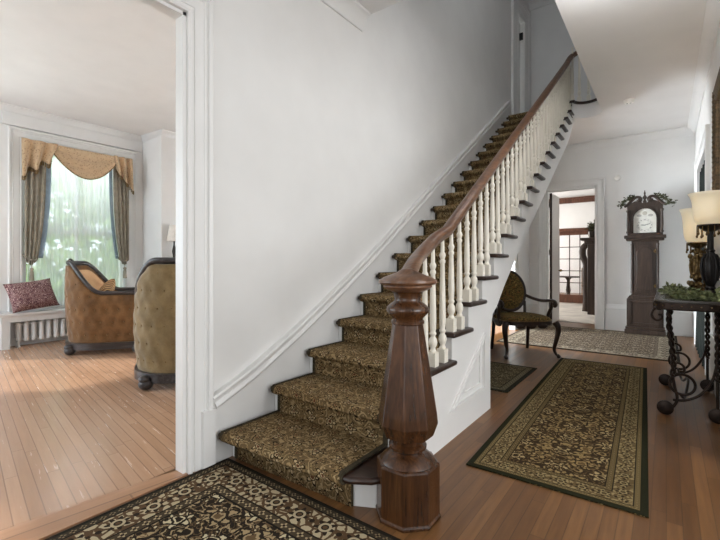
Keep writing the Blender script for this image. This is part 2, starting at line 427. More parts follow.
RUG_ENTRY = rug_mat('entry_rug_pile', .80, 1.20,
    [(.022, (34, 30, 24), 0, 0, 'plain'), (.035, (60, 52, 40), (140, 122, 92), (40, 30, 22), 'small'), (.008, (30, 25, 20), 0, 0, 'plain'),
     (.135, (186, 170, 138), (44, 34, 26), (92, 70, 48), 'flower'), (.008, (30, 25, 20), 0, 0, 'plain'),
     (.045, (74, 62, 46), (178, 158, 122), (48, 36, 28), 'small'), (.01, (26, 22, 18), 0, 0, 'plain')],
    ((40, 32, 24), (168, 146, 110), (104, 82, 56), (204, 190, 156)), .24, 10)
RUG_RUN = rug_mat('runner_pile', .425, 1.590,
    [(.034, (38, 38, 22), 0, 0, 'plain'), (.022, (120, 102, 66), (58, 48, 30), (170, 148, 104), 'small'), (.006, (40, 34, 22), 0, 0, 'plain'),
     (.085, (156, 138, 98), (48, 38, 26), (104, 86, 56), 'flower'), (.006, (40, 34, 22), 0, 0, 'plain'),
     (.026, (112, 94, 60), (50, 40, 26), (160, 140, 98), 'small'), (.006, (40, 34, 22), 0, 0, 'plain')],
    ((56, 43, 28), (156, 132, 88), (104, 82, 52), (178, 156, 112)), .22, 8)
RUG_HALL = rug_mat('hall_rug_pile', 1.06, 1.05,
    [(.03, (40, 34, 28), 0, 0, 'plain'), (.04, (128, 114, 96), (66, 54, 44), (158, 146, 128), 'small'),
     (.15, (112, 100, 84), (60, 48, 40), (158, 146, 126), 'flower'), (.04, (86, 74, 62), (148, 134, 114), (56, 46, 38), 'small')],
    ((84, 71, 58), (150, 135, 114), (66, 52, 42), (170, 156, 136)), .2, 9)
RUG_SMALL = rug_mat('mat_pile', .35, .52,
    [(.04, (44, 42, 32), 0, 0, 'plain'), (.05, (112, 102, 80), (58, 52, 38), (150, 138, 110), 'small'), (.01, (40, 36, 26), 0, 0, 'plain')],
    ((66, 58, 42), (134, 120, 90), (92, 80, 58), (150, 138, 108)), .15, 15)

# ------------------------------------------------------------------ dimensions
XI = -2.175
XW, XR, YB, ZC = -2.10, .36, 8.20, 3.27          # left wall, right wall, back wall, hall ceiling
XS = -1.115                                      # outer face of the stair string
RISE, RUN, NY0 = .1751, .264, 1.394
YF = {1: 1.40, 2: 1.77, 3: 2.10, 4: 2.43, 5: 2.71}
def yfront(k): return YF.get(k, NY0 + RUN*k)
def nose(y): return (y-NY0)/RUN*RISE             # height of the nosing line
Z2 = RISE*20

# ------------------------------------------------------------------ the setting: floors, walls, ceilings
struct('floor', box(BM(), -2.2, .5, -2.5, 8.3, -.08, 0), HALLF)
struct('floor_parlour', box(BM(), -7.4, -2.2, -2.0, 6.2, -.08, 0), LIVF)
struct('trim_threshold', prism(BM(), [(-2.08, -.78), (-2.08, 1.215), (-2.165, 1.215), (-2.47, -.78)], 'xy', 0, .004), SADDLE)
struct('floor_dining', box(BM(), -5.0, 1.6, 8.3, 17.5, -.08, 0), HALLF)
DY0, DY1, DZ = -.75, 1.225, 2.53                 # parlour opening
UY0, UY1, UZ = 7.42, 7.80, Z2+2.06                 # upstairs door
b = BM()
LY0, LY1, LZ = 5.85, 7.2, 2.3                    # doorway to the library under the stairs
for y0, y1, z0, z1 in ((-2.5, DY0, 0, 6.1), (DY0, DY1, DZ, 6.1), (DY1, LY0, 0, 6.1), (LY0, LY1, LZ, 6.1), (LY1, UY0, 0, 6.1), (UY0, UY1, 0, Z2), (UY0, UY1, UZ, 6.1), (UY1, 8.35, 0, 6.1)):
    box(b, XI, XW, y0, y1, z0, z1)
struct('wall_left', b, WALL)
BX0, BX1, BZ = -1.80, -.985, 2.50                # doorway to the dining room
b = BM()
for x0, x1, z0, z1 in ((-5.0, BX0, 0, 6.1), (BX0, BX1, BZ, 6.1), (BX1, 1.6, 0, 6.1)): box(b, x0, x1, YB, 8.34, z0, z1)
struct('wall_back', b, WALL)
RY0, RY1, RZ_ = 5.62, 7.35, 2.42                 # draped doorway in the right wall
b = BM()
for y0, y1, z0, z1 in ((-2.5, .0, 0, 6.1), (.0, 3.1, 2.53, 6.1), (3.1, RY0, 0, 6.1), (RY0, RY1, RZ_, 6.1), (RY1, 8.34, 0, 6.1)): box(b, XR, XR+.14, y0, y1, z0, z1)  # the opening nearest the entry is added to let side light in
struct('wall_right', b, WALL)
b = BM(); box(b, .5, 1.6, 5.2, 5.3, 0, 3.3); box(b, .5, 1.6, 7.6, 7.7, 0, 3.3); box(b, 1.6, 1.7, 5.2, 7.7, 0, 3.3); box(b, .5, 1.7, 5.2, 7.7, 3.2, 3.3); box(b, .5, 1.7, 5.2, 7.7, -.08, -.001)
struct('wall_side_closet', b, WALL)
b = BM(); box(b, .5, 4.1, -1.6, -1.5, 0, 3.3); box(b, .5, 4.1, 3.9, 4.0, 0, 3.3); box(b, 4.0, 4.1, -1.6, 4.0, 0, 3.3); struct('wall_fill_room', b, WALL)  # unseen side room added to hold an area light for the hall
struct('ceiling_fill_room', box(BM(), .5, 4.1, -1.6, 4.0, 3.3, 3.4), CEIL); struct('floor_fill_room', box(BM(), .5, 4.1, -1.6, 4.0, -.08, 0), HALLF)
def front_wall(name, x0, x1, y, holes, z0, z1):
    b = BM(); xs = x0
    for hx0, hx1, hz0, hz1 in holes:
        box(b, xs, hx0, y-.14, y, z0, z1); box(b, hx0, hx1, y-.14, y, z0, hz0); box(b, hx0, hx1, y-.14, y, hz1, z1); xs = hx1
    box(b, xs, x1, y-.14, y, z0, z1); struct(name, b, WALL)
    for i, (hx0, hx1, hz0, hz1) in enumerate(holes):
        f = BM(); xm, zm = (hx0+hx1)/2, (hz0+hz1)/2
        for q in ((hx0, hx0+.07, hz0, hz1), (hx1-.07, hx1, hz0, hz1), (hx0, hx1, hz0, hz0+.07), (hx0, hx1, hz1-.07, hz1), (hx0, hx1, zm-.02, zm+.02), (xm-.012, xm+.012, hz0, hz1)):
            box(f, q[0], q[1], y-.1, y-.06, q[2], q[3])
        WN[0] += 1; struct('window_%d' % WN[0], f, TRIM)
WN = [1]
front_wall('wall_front', -2.22, .5, -2.4, [(-1.85, .05, .3, 2.8), (-1.7, -.1, 4.0, 5.8)], 0, 6.1)  # unseen windows behind the camera, put in for the area lights
front_wall('wall_parlour_front', -7.4, -2.22, -1.9, [(-7.1, -5.9, .6, 2.8), (-5.6, -4.4, .6, 2.8)], 0, 3.4)  # out-of-view windows put in where the parlour area lights stand
# hall ceiling slab with the stairwell opening and its rounded end
cx, r = -.905, .185
arc = [(cx-r*math.cos(PI*i/16), 6.56+r*math.sin(PI*i/16)) for i in range(17)]
out = [(-2.1, -2.4), (XR, -2.4), (XR, YB), (-2.1, YB), (-2.1, 6.72), (-1.09, 6.72)] + arc + [(-.72, 2.84), (-2.1, 2.84)]
struct('ceiling', prism(BM(), out, 'xy', ZC, Z2-.03), CEIL)
def offs(d): return [(cx-(r+d)*math.cos(PI*i/16), 6.56+(r+d)*math.sin(PI*i/16)) for i in range(17)]
b = BM(); prism(b, offs(-.03)+offs(.10)[::-1], 'xy', Z2-.03, Z2+.005); box(b, -.75, -.62, 2.84, 6.56, Z2-.03, Z2+.005); box(b, -2.09, -.62, 2.74, 2.87, Z2-.03, Z2+.005)
struct('trim_stairwell_nosing', b, TREADW, bevel=.008)
b = BM(); box(b, -.62, XR, -2.4, YB, Z2-.03, Z2); box(b, -2.1, -.62, -2.4, 2.74, Z2-.03, Z2); box(b, -2.1, -.62, 6.85, YB, Z2-.03, Z2)
struct('floor_upstairs', b, HALLF)
struct('ceiling_upstairs', box(BM(), -2.22, .5, -2.5, 8.34, 6.1, 6.2), CEIL)
struct('ceiling_parlour', box(BM(), -7.4, -2.22, -2.0, 6.2, 3.33, 3.43), CEIL)
struct('ceiling_dining', box(BM(), -5.0, 1.6, 8.34, 17.5, 3.27, 3.37), CEIL)

# parlour shell
WX = -7.25; GY0, GY1, GZ0, GZ1 = 1.74, 3.12, .50, 2.86
b = BM()
for y0, y1, z0, z1 in ((-2.0, -1.3, 0, 3.4), (-1.3, .5, 0, .55), (-1.3, .5, 2.85, 3.4), (.5, GY0, 0, 3.4), (GY0, GY1, 0, GZ0), (GY0, GY1, GZ1, 3.4), (GY1, 3.39, 0, 3.4)): box(b, WX-.16, WX, y0, y1, z0, z1)
struct('wall_window', b, WALL)
b = BM()
for q in ((-1.3, -1.23, .55, 2.85), (.43, .5, .55, 2.85), (-1.3, .5, .55, .62), (-1.3, .5, 2.78, 2.85), (-1.3, .5, 1.68, 1.72), (-.415, -.385, .55, 2.85)): box(b, WX-.13, WX-.10, *q)
WN[0] += 1; struct('window_%d' % WN[0], b, TRIM)  # invented window out of view, put in for the side area light
struct('wall_chimney', box(BM(), WX-.16, -6.61, 3.39, 5.6, 0, 3.4), WALL)
struct('wall_parlour_end', box(BM(), WX-.16, -2.22, 5.6, 5.75, 0, 3.4), WALL)
b = BM(); box(b, -5.1, -5.0, 5.75, 8.2, 0, 3.4); box(b, -5.1, -2.22, 8.2, 8.34, 0, 3.4); struct('wall_library', b, WALL)
struct('floor_library', box(BM(), -5.0, -2.2, 6.2, 8.3, -.08, 0), LIVF); struct('ceiling_library', box(BM(), -5.1, -2.22, 6.2, 8.3, 3.33, 3.43), CEIL)
# dining room and the room beyond it
FX0, FX1, FZ = -2.72, -1.48, 2.15
b = BM(); box(b, -5, FX0, 13.0, 13.14, 0, 3.3); box(b, FX0, FX1, 13.0, 13.14, FZ, 3.3); box(b, FX1, 1.6, 13.0, 13.14, 0, 3.3)
struct('wall_dining_end', b, WALL)
struct('wall_dining_left', box(BM(), -5.14, -5, 8.2, 17.6, 0, 3.3), WALL)
struct('wall_dining_right', box(BM(), 1.6, 1.74, 8.2, 17.6, 0, 3.3), WALL)
struct('wall_far', box(BM(), -5, 1.6, 17.5, 17.64, 0, 3.3), WALL)
struct('ground_outside', box(BM(), -40, -7.6, -30, 40, -.7, -.6), LAWN)

# ------------------------------------------------------------------ trim: crowns, casings, baseboards
CROWN = [(u*.85, v*.85) for u, v in [(0, 0), (0, -.15), (.018, -.15), (.022, -.12), (.05, -.085), (.065, -.05), (.10, -.03), (.115, -.022), (.115, 0)]]
def moulding(name, path, prof, mat, flip=1):
    b = BM(); sweep(b, path, [(flip*u, v) for u, v in prof], up=Vector((0, 0, 1)), fixed_up=True); return struct(name, b, mat, smooth=True)
moulding('trim_crown_right', [(XR, -2.4, ZC), (XR, YB, ZC)], CROWN, TRIM, -1)
moulding('trim_crown_back', [(XR, YB, ZC), (-2.0, YB, ZC)], CROWN, TRIM, -1)
moulding('trim_crown_left', [(XW, 2.82, ZC), (XW, -2.4, ZC)], CROWN, TRIM, -1)
moulding('trim_crown_upstairs', [(.36, YB, 6.1), (-2.1, YB, 6.1)], CROWN, TRIM, -1)
moulding('trim_crown_window', [(WX, 3.39, 3.33), (WX, -1.9, 3.33)], [(u*.6, v*.7) for u, v in CROWN], TRIM, -1)
moulding('trim_crown_chimney', [(-6.61, 5.6, 3.33), (-6.61, 3.39, 3.33), (WX, 3.39, 3.33)], [(u*.6, v*.7) for u, v in CROWN], TRIM, -1)

# casing profile across its width (w, depth)
CAS = [(0, 0), (0, .022), (.012, .03), (.022, .03), (.026, .02), (.034, .02), (.038, .026), (.09, .026), (.094, .034), (.104, .034), (.108, .026), (.114, .026), (.118, .040), (.138, .044), (.146, .036), (.146, 0)]
def casing(name, plane, at, a0, a1, z0, z1, outward, width=.146, mat=None, legs=(1, 1), plinth=.32, depth=1):
    """door casing round an opening a0..a1 up to z1; plane 'x' = wall at x=at running along y, 'y' the other way"""
    k = width/.146; b = BM(); P = [(p*k, q*depth) for p, q in CAS]
    def v(a, z, d): return (at+outward*d, a, z) if plane == 'x' else (a, at+outward*d, z)
    def run(pa, pb):                       # two stations with mitred ends
        A = [b.verts.new(v(*pa(w_), d)) for w_, d in P]; B = [b.verts.new(v(*pb(w_), d)) for w_, d in P]; n = len(P)
        for i in range(n): b.faces.new((A[i], A[(i+1) % n], B[(i+1) % n], B[i]))
        b.faces.new(A); b.faces.new(B[::-1])
    if legs[0]: run(lambda w_: (a0-w_, z0), lambda w_: (a0-w_, z1+w_))
    if legs[1]: run(lambda w_: (a1+w_, z0), lambda w_: (a1+w_, z1+w_))
    run(lambda w_: (a0-w_, z1+w_), lambda w_: (a1+w_, z1+w_))
    if plinth:
        for s, a in ((-1, a0), (1, a1)):
            if legs[0 if s < 0 else 1]:
                q = sorted((a+s*.075*k, a+s*.150*k)); lo = [at, at+outward*.05]
                if plane == 'x': box(b, min(lo), max(lo), q[0], q[1], z0, z0+plinth)
                else: box(b, q[0], q[1], min(lo), max(lo), z0, z0+plinth)
    return struct(name, b, mat or TRIM)
casing('trim_parlour_opening', 'x', XW, DY0, DY1-.012, 0, DZ-.012, 1)
casing('trim_parlour_opening_inside', 'x', XI, DY0, DY1-.012, 0, DZ-.012, -1)
b = BM(); box(b, XI, XW, DY1-.03, DY1, 0, DZ); box(b, XI, XW, DY0, DY0+.03, 0, DZ); box(b, XI, XW, DY0, DY1, DZ-.03, DZ)
struct('trim_parlour_jamb', b, TRIM)
casing('trim_dining_doorway', 'y', YB, BX0, BX1, 0, BZ, -1, .135, plinth=0)
casing('trim_library_doorway', 'x', XW, LY0, LY1, 0, LZ, 1, .14, plinth=0)
casing('trim_fill_opening', 'x', XR, .0, 3.1, 0, 2.53, -1, .14, plinth=0)  # casing of the opening added for side light
b = BM(); box(b, BX0, BX0+.02, YB, 8.34, 0, BZ); box(b, BX1-.02, BX1, YB, 8.34, 0, BZ); box(b, BX0, BX1, YB, 8.34, BZ-.02, BZ)
struct('trim_dining_jamb', b, TRIM)
casing('trim_side_doorway', 'x', XR, RY0, RY1, 0, RZ_, -1, .15, plinth=0)
casing('trim_upstairs_door', 'x', XW, UY0, UY1, Z2, UZ, 1, .36, plinth=0)
casing('trim_window_casing', 'x', WX, GY0, GY1, .48, GZ1+.02, 1, .16, plinth=0, depth=.8)
b = BM(); box(b, WX-.002, WX+.045, 1.50, 3.36, GZ1+.19, GZ1+.215); box(b, WX-.002, WX+.02, 1.52, 3.34, GZ1+.215, 3.22)
struct('trim_window_head', b, TRIM, bevel=.004)
BASE = [(0, 0), (.022, 0), (.022, .36), (.030, .365), (.030, .385), (.018, .40), (.016, .43), (.008, .445), (0, .445)]
def baseboard(name, a, b_, flip): moulding(name, [a, b_], BASE, TRIM, flip)
baseboard('baseboard_back', (XR, YB, 0), (BX1+.137, YB, 0), -1)
baseboard('baseboard_back_left', (BX0-.137, YB, 0), (XW, YB, 0), -1)
baseboard('baseboard_left', (XW, YB, 0), (XW, LY1+.14, 0), -1)
baseboard('baseboard_left_closet', (XW, LY0-.14, 0), (XW, 3.3, 0), -1)
baseboard('baseboard_right', (XR, 3.25, 0), (XR, RY0-.15, 0), -1)
baseboard('baseboard_right_end', (XR, RY1+.15, 0), (XR, YB, 0), -1)
baseboard('baseboard_window', (WX, 3.39, 0), (WX, -1.9, 0), -1)
baseboard('baseboard_chimney', (-6.61, 3.40, 0), (WX, 3.40, 0), -1)
baseboard('baseboard_dining', (-1.4, 13, 0), (1.6, 13, 0), 1)

# ------------------------------------------------------------------ stair skirting on the left wall
SK = [(1.350, .385), (1.56, .47), (1.712, .542), (2.07, .729), (2.55, 1.01), (3.12, 1.365), (4.07, 1.995), (5.3, 2.80), (6.86, 3.83)]
top = [(p.x, p.y) for p in catmull([(a, c, 0) for a, c in SK], 6)]
prism(b := BM(), [(1.350, 0)] + top + [(6.86, 3.2), (2.6, 0)], 'yz', XW-.002, XW+.030)
P = [(XW+.030, y, z) for y, z in top]
sweep(b, P, [(.0, .004), (.020, .004), (.024, -.008), (.010, -.022), (.008, -.040), (.016, -.046), (.020, -.062), (.006, -.080), (0, -.080)], up=Vector((0, 0, 1)), fixed_up=True)
struct('trim_stair_skirting', b, TRIM, smooth=True)

# ------------------------------------------------------------------ staircase
st = thing('staircase', 'long straight staircase with dark handrail, white balusters and carpeted treads rising along the left wall', 'staircase', (-1.6, 1.4, 0))
XL = XW+.032
for k in range(1, 21):
    y0, y1 = yfront(k), yfront(k+1) if k < 20 else 6.86
    z = RISE*k
    if k == 1:
        poly = [(XL, 1.385), (-1.55, 1.415), (-1.15, 1.445), (-1.06, 1.50), (-.99, 1.60), (-.985, 1.75), (-1.07, 1.86), (XL, 1.86)]
        t = prism(BM(), poly, 'xy', z-.032, z)
        rp = [(XL, 1.49), (-1.55, 1.505), (-1.19, 1.525), (-1.09, 1.575), (-1.02, 1.64), (-1.01, 1.75), (-1.09, 1.83), (XL, 1.83)]
        rs = prism(BM(), rp, 'xy', 0, z-.032)
    else:
        t = box(BM(), XL, -1.072, y0, min(y1+.05, 6.86), z-.032, z)
        if k <= 19: pass
        rs = box(BM(), XL, XS-.041, y0+.048, y0+.062, z-RISE, z-.032)
    link('tread', t, TREADW, st, world=True, bevel=.014, bseg=3)
    link('riser', rs, TRIM, st, world=True)
# outer string with stepped top, closed panel below and soffit line
def low(y):
    return nose(y)-.46
pts = [(1.60, 0), (1.60, RISE-.03), (1.80, RISE-.03)]
for k in range(2, 20):
    y0 = yfront(k)+.048; z = RISE*k-.032
    pts += [(y0, RISE*(k-1)-.032), (y0, z)]
pts += [(6.70, RISE*19-.032), (6.70, Z2-.032), (6.86, Z2-.032), (6.86, ZC)]
under = [(6.75, low(6.75)+.08), (6.4, low(6.4)), (5.5, low(5.5)), (4.6, low(4.6)), (3.9, low(3.9)), (3.55, low(3.55)-.02), (3.36, low(3.36)-.05), (3.26, .74), (3.215, .64), (3.205, .52), (3.205, 0)]
poly = pts + under
link('string_panel', prism(BM(), poly, 'yz', XS-.04, XS), TRIM, st, world=True)
b = BM()
tri = [(2.44, .19), (3.06, .19), (3.06, .62)]
def trif(o):
    c_ = Vector((2.853, .333)); return [tuple(c_ + (Vector(p)-c_)*o) for p in tri]
for o1, o2, d in ((1, .90, .012), (.90, .84, .022), (.58, .50, .010)):
    A, B = trif(o1), trif(o2)
    for i in range(3):
        q = [A[i], A[(i+1) % 3], B[(i+1) % 3], B[i]]
        prism(b, q, 'yz', XS-.001, XS+d)
link('panel_moulding', b, TRIM, st, world=True)
# soffit under the flight and the closing wall below it
sp = under[:-1]
b = BM(); prism(b, sp + [(y, z+.03) for y, z in sp[::-1]], 'yz', XW, XS-.04); box(b, XW, XS-.04, 3.175, 3.204, 0, .6)
link('soffit', b, CEIL, st, world=True)

# balusters
def baluster(bm, h, hb=.0):
    s = .026; box(bm, -s, s, -s, s, 0, .085)
    p = [(.024, .085), (.026, .092), (.019, .100), (.017, .112), (.026, .126), (.030, .145), (.026, .166), (.017, .178), (.017, .186), (.024, .194), (.024, .202), (.018, .210), (.021, .225), (.0235, .28)]
    top = h-.17
    p += [(.020, .28+(top-.28)*.5), (.0155, top-.02), (.021, top-.012), (.021, top), (.015, top+.008), (.021, top+.025), (.024, top+.034), (.021, top+.043), (.014, top+.055), (.0145, top+.07), (.011, h)]
    p = [(a*.86, z_) for a, z_ in p]
    return lathe(bm, p, 14)
def rail_bottom(y): return nose(y)+.645
protos = []
for off in (.055, .187):
    o = link('baluster', baluster(BM(), rail_bottom(NY0+RUN*6+off)-RISE*6+.01), BALW, st, smooth=True); protos.append((o, off))
bx = -1.130
for o, off in protos:
    ys = [(k, NY0+RUN*k+off) for k in range(4, 20)]
    o.location = Vector((bx, ys[0][1], RISE*4)) - st.location
    copies(o, st, [Vector((bx, y, RISE*k)) - st.location for k, y in ys[1:]])
for y, zt in ((NY0+RUN*3+.055, 1.27), (NY0+RUN*3+.187, 1.335)):
    o = link('baluster', baluster(BM(), zt-RISE*3), BALW, st, smooth=True); o.location = Vector((bx, y, RISE*3)) - st.location
for y, zt in ((1.99, 1.17), (2.12, 1.215)):
    o = link('baluster', baluster(BM(), zt-RISE*2), BALW, st, smooth=True); o.location = Vector((bx+.01, y, RISE*2)) - st.location
# landing balusters round the well
hb = .80
o = link('baluster', baluster(BM(), hb), BALW, st, smooth=True)
lp = [Vector((cx-(r+.02)*math.cos(a), 6.56+(r+.02)*math.sin(a), Z2)) for a in (R(20), R(55), R(90), R(125), R(160))]
lp += [Vector((-.69, 6.42-.135*i, Z2)) for i in range(26)]
o.location = lp[0]-st.location; copies(o, st, [p-st.location for p in lp[1:]])
# handrail: over-easing from the newel, straight flight, turn round the well, landing rail
path = [(-.953, 1.635, 1.085), (-.975, 1.70, 1.115), (-1.02, 1.81, 1.145), (-1.075, 1.95, 1.175), (-1.112, 2.10, 1.225), (-1.128, 2.30, 1.315)]
path = catmull(path, 5)[:-1]
for y in (2.45, 2.7, 3.2, 4, 5, 6, 6.4): path.append(Vector((bx, y, nose(y)+.662)))
path = path[:]
ext = catmull([(bx, 6.4, nose(6.4)+.662), (bx+.015, 6.60, 4.15), (-1.06, 6.74, 4.25), (-.905, 6.80, 4.325), (-.75, 6.74, 4.34), (-.69, 6.58, 4.34), (-.69, 6.2, 4.34)], 5)[1:]
path += ext + [Vector((-.69, 2.9, 4.34))]
RP = [(-.022, -.034), (.022, -.034), (.026, -.014), (.040, -.004), (.041, .010), (.030, .026), (.012, .035), (-.012, .035), (-.030, .026), (-.041, .010), (-.040, -.004), (-.026, -.014)]
sc_ = [.97]*len(path)
for i in range(4): sc_[i] = 1.22-.06*i
link('handrail', sweep(BM(), path, RP, scale=sc_, fixed_up=True), RAILW, st, world=True, smooth='all')
# newel
nw = (-.953, 1.635)
def octa(bm, prof):
    rings = []
    for ap, z in prof:
        Rr = ap/math.cos(PI/8)
        rings.append([bm.verts.new((nw[0]+Rr*math.cos(PI/8+i*PI/4), nw[1]+Rr*math.sin(PI/8+i*PI/4), z)) for i in range(8)])
    for a, c in zip(rings, rings[1:]):
        for i in range(8): bm.faces.new((a[i], a[(i+1) % 8], c[(i+1) % 8], c[i]))
    bm.faces.new(rings[0][::-1]); bm.faces.new(rings[-1]); return bm
newel = link('newel_post', octa(BM(), [(.108, .365), (.128, .425), (.124, .47), (.066, .872)]), MAHOG, st, world=True, smooth=False, bevel=.003, bseg=1)
link('base_block', octa(BM(), [(.140, 0), (.140, .015), (.135, .018), (.135, .242), (.128, .250)]), MAHOG, newel, world=True, smooth=False, bevel=.003, bseg=1)
link('lower_neck', lathe(BM(), [(.126, .249), (.118, .262), (.098, .280), (.080, .290), (.072, .296), (.076, .302), (.086, .310), (.087, .320), (.078, .328), (.070, .334), (.072, .350), (.085, .368)], 32, (nw[0], nw[1], 0)), MAHOG, newel, world=True, smooth=True)
link('upper_vase', lathe(BM(), [(.066, .870), (.076, .874), (.077, .884), (.070, .892), (.072, .900), (.088, .915), (.098, .932), (.096, .948), (.078, .964), (.062, .975), (.060, .985), (.064, 1.010), (.072, 1.018), (.074, 1.024)], 32, (nw[0], nw[1], 0)), MAHOG, newel, world=True, smooth=True)
link('newel_cap', lathe(BM(), [(.070, 1.018), (.098, 1.030), (.112, 1.042), (.110, 1.048), (.128, 1.054), (.134, 1.062), (.132, 1.072), (.112, 1.084), (.080, 1.096), (.052, 1.106), (.036, 1.118), (.018, 1.126)], 40, (nw[0], nw[1], 0)), RAILW, newel, world=True, smooth=True)

# stair carpet (own thing, lying on the treads)
sc_path = []
for k in range(1, 21):
    y0 = yfront(k)+(0.0 if k > 1 else .012); z = RISE*k
    yr = y0+(.048 if k > 1 else .088)
    sc_path += [(yr-.008, z-RISE+(.014 if k > 1 else .005)), (yr-.008, z-.05), (y0-.004, z-.036), (y0-.016, z-.022), (y0-.014, z-.002), (y0-.002, z+.010)]
    yn = (yfront(k+1)+.038) if k < 20 else 6.84
    sc_path += [(yn, z+.010)]
def carpet_bow(t): return .036*t - .022 + (.022*(t-.75)*4 if t > .75 else 0)
b = BM(); prev = None
xs0, xs1 = XL+.045, -1.185
V = []
for i, (y, z) in enumerate(sc_path):
    row = []
    for j in range(9):
        x = xs0+(xs1-xs0)*j/8; yy = y
        if i < 6: yy += carpet_bow(j/8) if i > 1 else .030*j/8 - .012
        row.append(b.verts.new((x, yy, z)))
    V.append(row)
for a, c in zip(V, V[1:]):
    for j in range(8): b.faces.new((a[j], a[j+1], c[j+1], c[j]))
cr = solo('stair_carpet', b, CARPET, 'brown and tan scroll-patterned carpet runner climbing the stair treads', 'carpet', smooth=True, solid=.010)
b = BM()
for xx, dy in ((xs0+.006, carpet_bow(0)), (xs1-.006, carpet_bow(1))):
    P = []
    for i, (y, z) in enumerate(sc_path): P.append((xx, y+(dy if 1 < i < 6 else (dy*.6 if i < 2 else 0)), z))
    V = [[b.verts.new((p[0]+s, p[1], p[2]+.0015)) for s in (-.012, .012)] for p in P]
    for a, c in zip(V, V[1:]): b.faces.new((a[0], a[1], c[1], c[0]))
link('binding', b, CARPETEDGE, cr, solid=.011)

# ------------------------------------------------------------------ rugs
def rug(name, mat, x, y, hx, hy, label, rz=0, t=.009):
    b = BM(); box(b, -hx, hx, -hy, hy, 0, t); return solo(name, b, mat, label, 'rug', (x, y, 0.0), rz, bevel=.003)
rug('entry_rug', RUG_ENTRY, -1.255, .25, .80, 1.20, 'dark rug with broad cream floral border lying against the bottom stair')
rug('runner_rug', RUG_RUN, -.54, 3.82, .425, 1.590, 'long brown and olive floral runner with a dark green edge lying along the hall floor', R(1.9))
rug('hall_rug', RUG_HALL, -.93, 7.02, 1.06, 1.05, 'large grey-tan floral rug lying in front of the tall clock and far doorway')
rug('floor_mat', RUG_SMALL, -1.47, 4.18, .35, .52, 'small dark patterned mat lying between the stair panel and the runner')

# ------------------------------------------------------------------ doors and drape
d = struct('door_1', box(BM(), XW-.09, XW-.05, UY0+.012, UY1-.012, Z2+.008, UZ-.012), TRIM)
b = BM(); box(b, XW-.049, XW+.012, UY0+.28, UY0+.32, Z2+1.72, Z2+1.84); link('hinge', b, STEEL, d)
# open door to dining room
d2 = struct('door_2', box(BM(), BX0+.030, BX0+.068, 8.36, 9.02, .01, BZ-.03), TRIM)
b = BM(); box(b, BX0+.026, BX0+.072, 8.352, 8.362, .01, BZ-.03); link('door_edge', b, CLOCKW, d2)['label'] = 'dark wooden door edge'
b = BM(); ball(b, (BX0+.105, 8.96, 1.0), .028); lathe(b, [(.012, 0), (.012, .04)], 10, M=Matrix.Translation((BX0+.066, 8.96, 1.0)) @ Matrix.Rotation(R(90), 4, 'Y')); link('door_knob', b, BRASS, d2, smooth=True)
b = BM()
for z in (.3, 1.3, 2.2): box(b, BX0+.018, BX0+.032, 8.346, 8.36, z, z+.1)
link('hinge', b, STEEL, d2)
# drape in the side doorway
def drape_fn(u, v):
    y = RY0+.03+(RY1-RY0-.06)*u; z = .012+(RZ_-.03)*v
    lean = .055*(1-v)**1.5
    return Vector((XR+.030 - lean + .016*math.sin(u*2*PI*13) + .006*math.sin(u*41+v*3), y, z))
b = BM(); grid(b, drape_fn, 160, 16)
solo('doorway_drape', b, BLACKD, 'very dark green drape filling the doorway in the right-hand wall', 'curtain', smooth='all', solid=.006)

# ------------------------------------------------------------------ ceiling and wall fittings
t = thing('smoke_detector', 'round white smoke detector on the hall ceiling', 'smoke detector', (-.388, 6.344, ZC))
link('base', lathe(BM(), [(.062, -.014), (.064, -.004), (.064, 0)], 24), PLASTIC, t, smooth=True)
link('cover', lathe(BM(), [(.030, -.045), (.048, -.040), (.054, -.028), (.054, -.014)], 24), PLASTIC, t, smooth=True)
b = BM(); box(b, -.030, -.012, -.012, .004, -.047, -.040); box(b, .008, .026, -.012, .004, -.047, -.040); link('vent', b, STEEL, t)
for x, y, z, lab in ((-.30, 3.30, ZC, 'added round white flush ceiling light, out of view in the lower hall'), (-1.2, 4.4, 6.1, 'added round white flush ceiling light, out of view above the upstairs landing')):
    cl = thing('added_ceiling_light', lab, 'lamp', (x, y, z)); link('mount', lathe(BM(), [(.15, -.03), (.16, -.02), (.16, 0)], 28), PLASTIC, cl, smooth=True)  # both fittings added out of view to go with the added bulbs
    link('diffuser', lathe(BM(), [(.02, -.092), (.07, -.085), (.115, -.062), (.135, -.03)], 28), glow('diffuser_glow', (240, 238, 230), (255, 246, 226), 1.5), cl, smooth=True)
b = BM(); lathe(b, [(.04, 0), (.045, .008), (.045, .022), (.03, .034)], 20, M=Matrix.Translation((-.665, YB, 2.60)) @ Matrix.Rotation(R(90), 4, 'X')); box(b, -.70, -.63, YB-.02, YB, 2.57, 2.63)
solo('wall_sensor', b, PLASTIC, 'small white sensor high on the back wall above the clock', 'sensor', smooth=True)

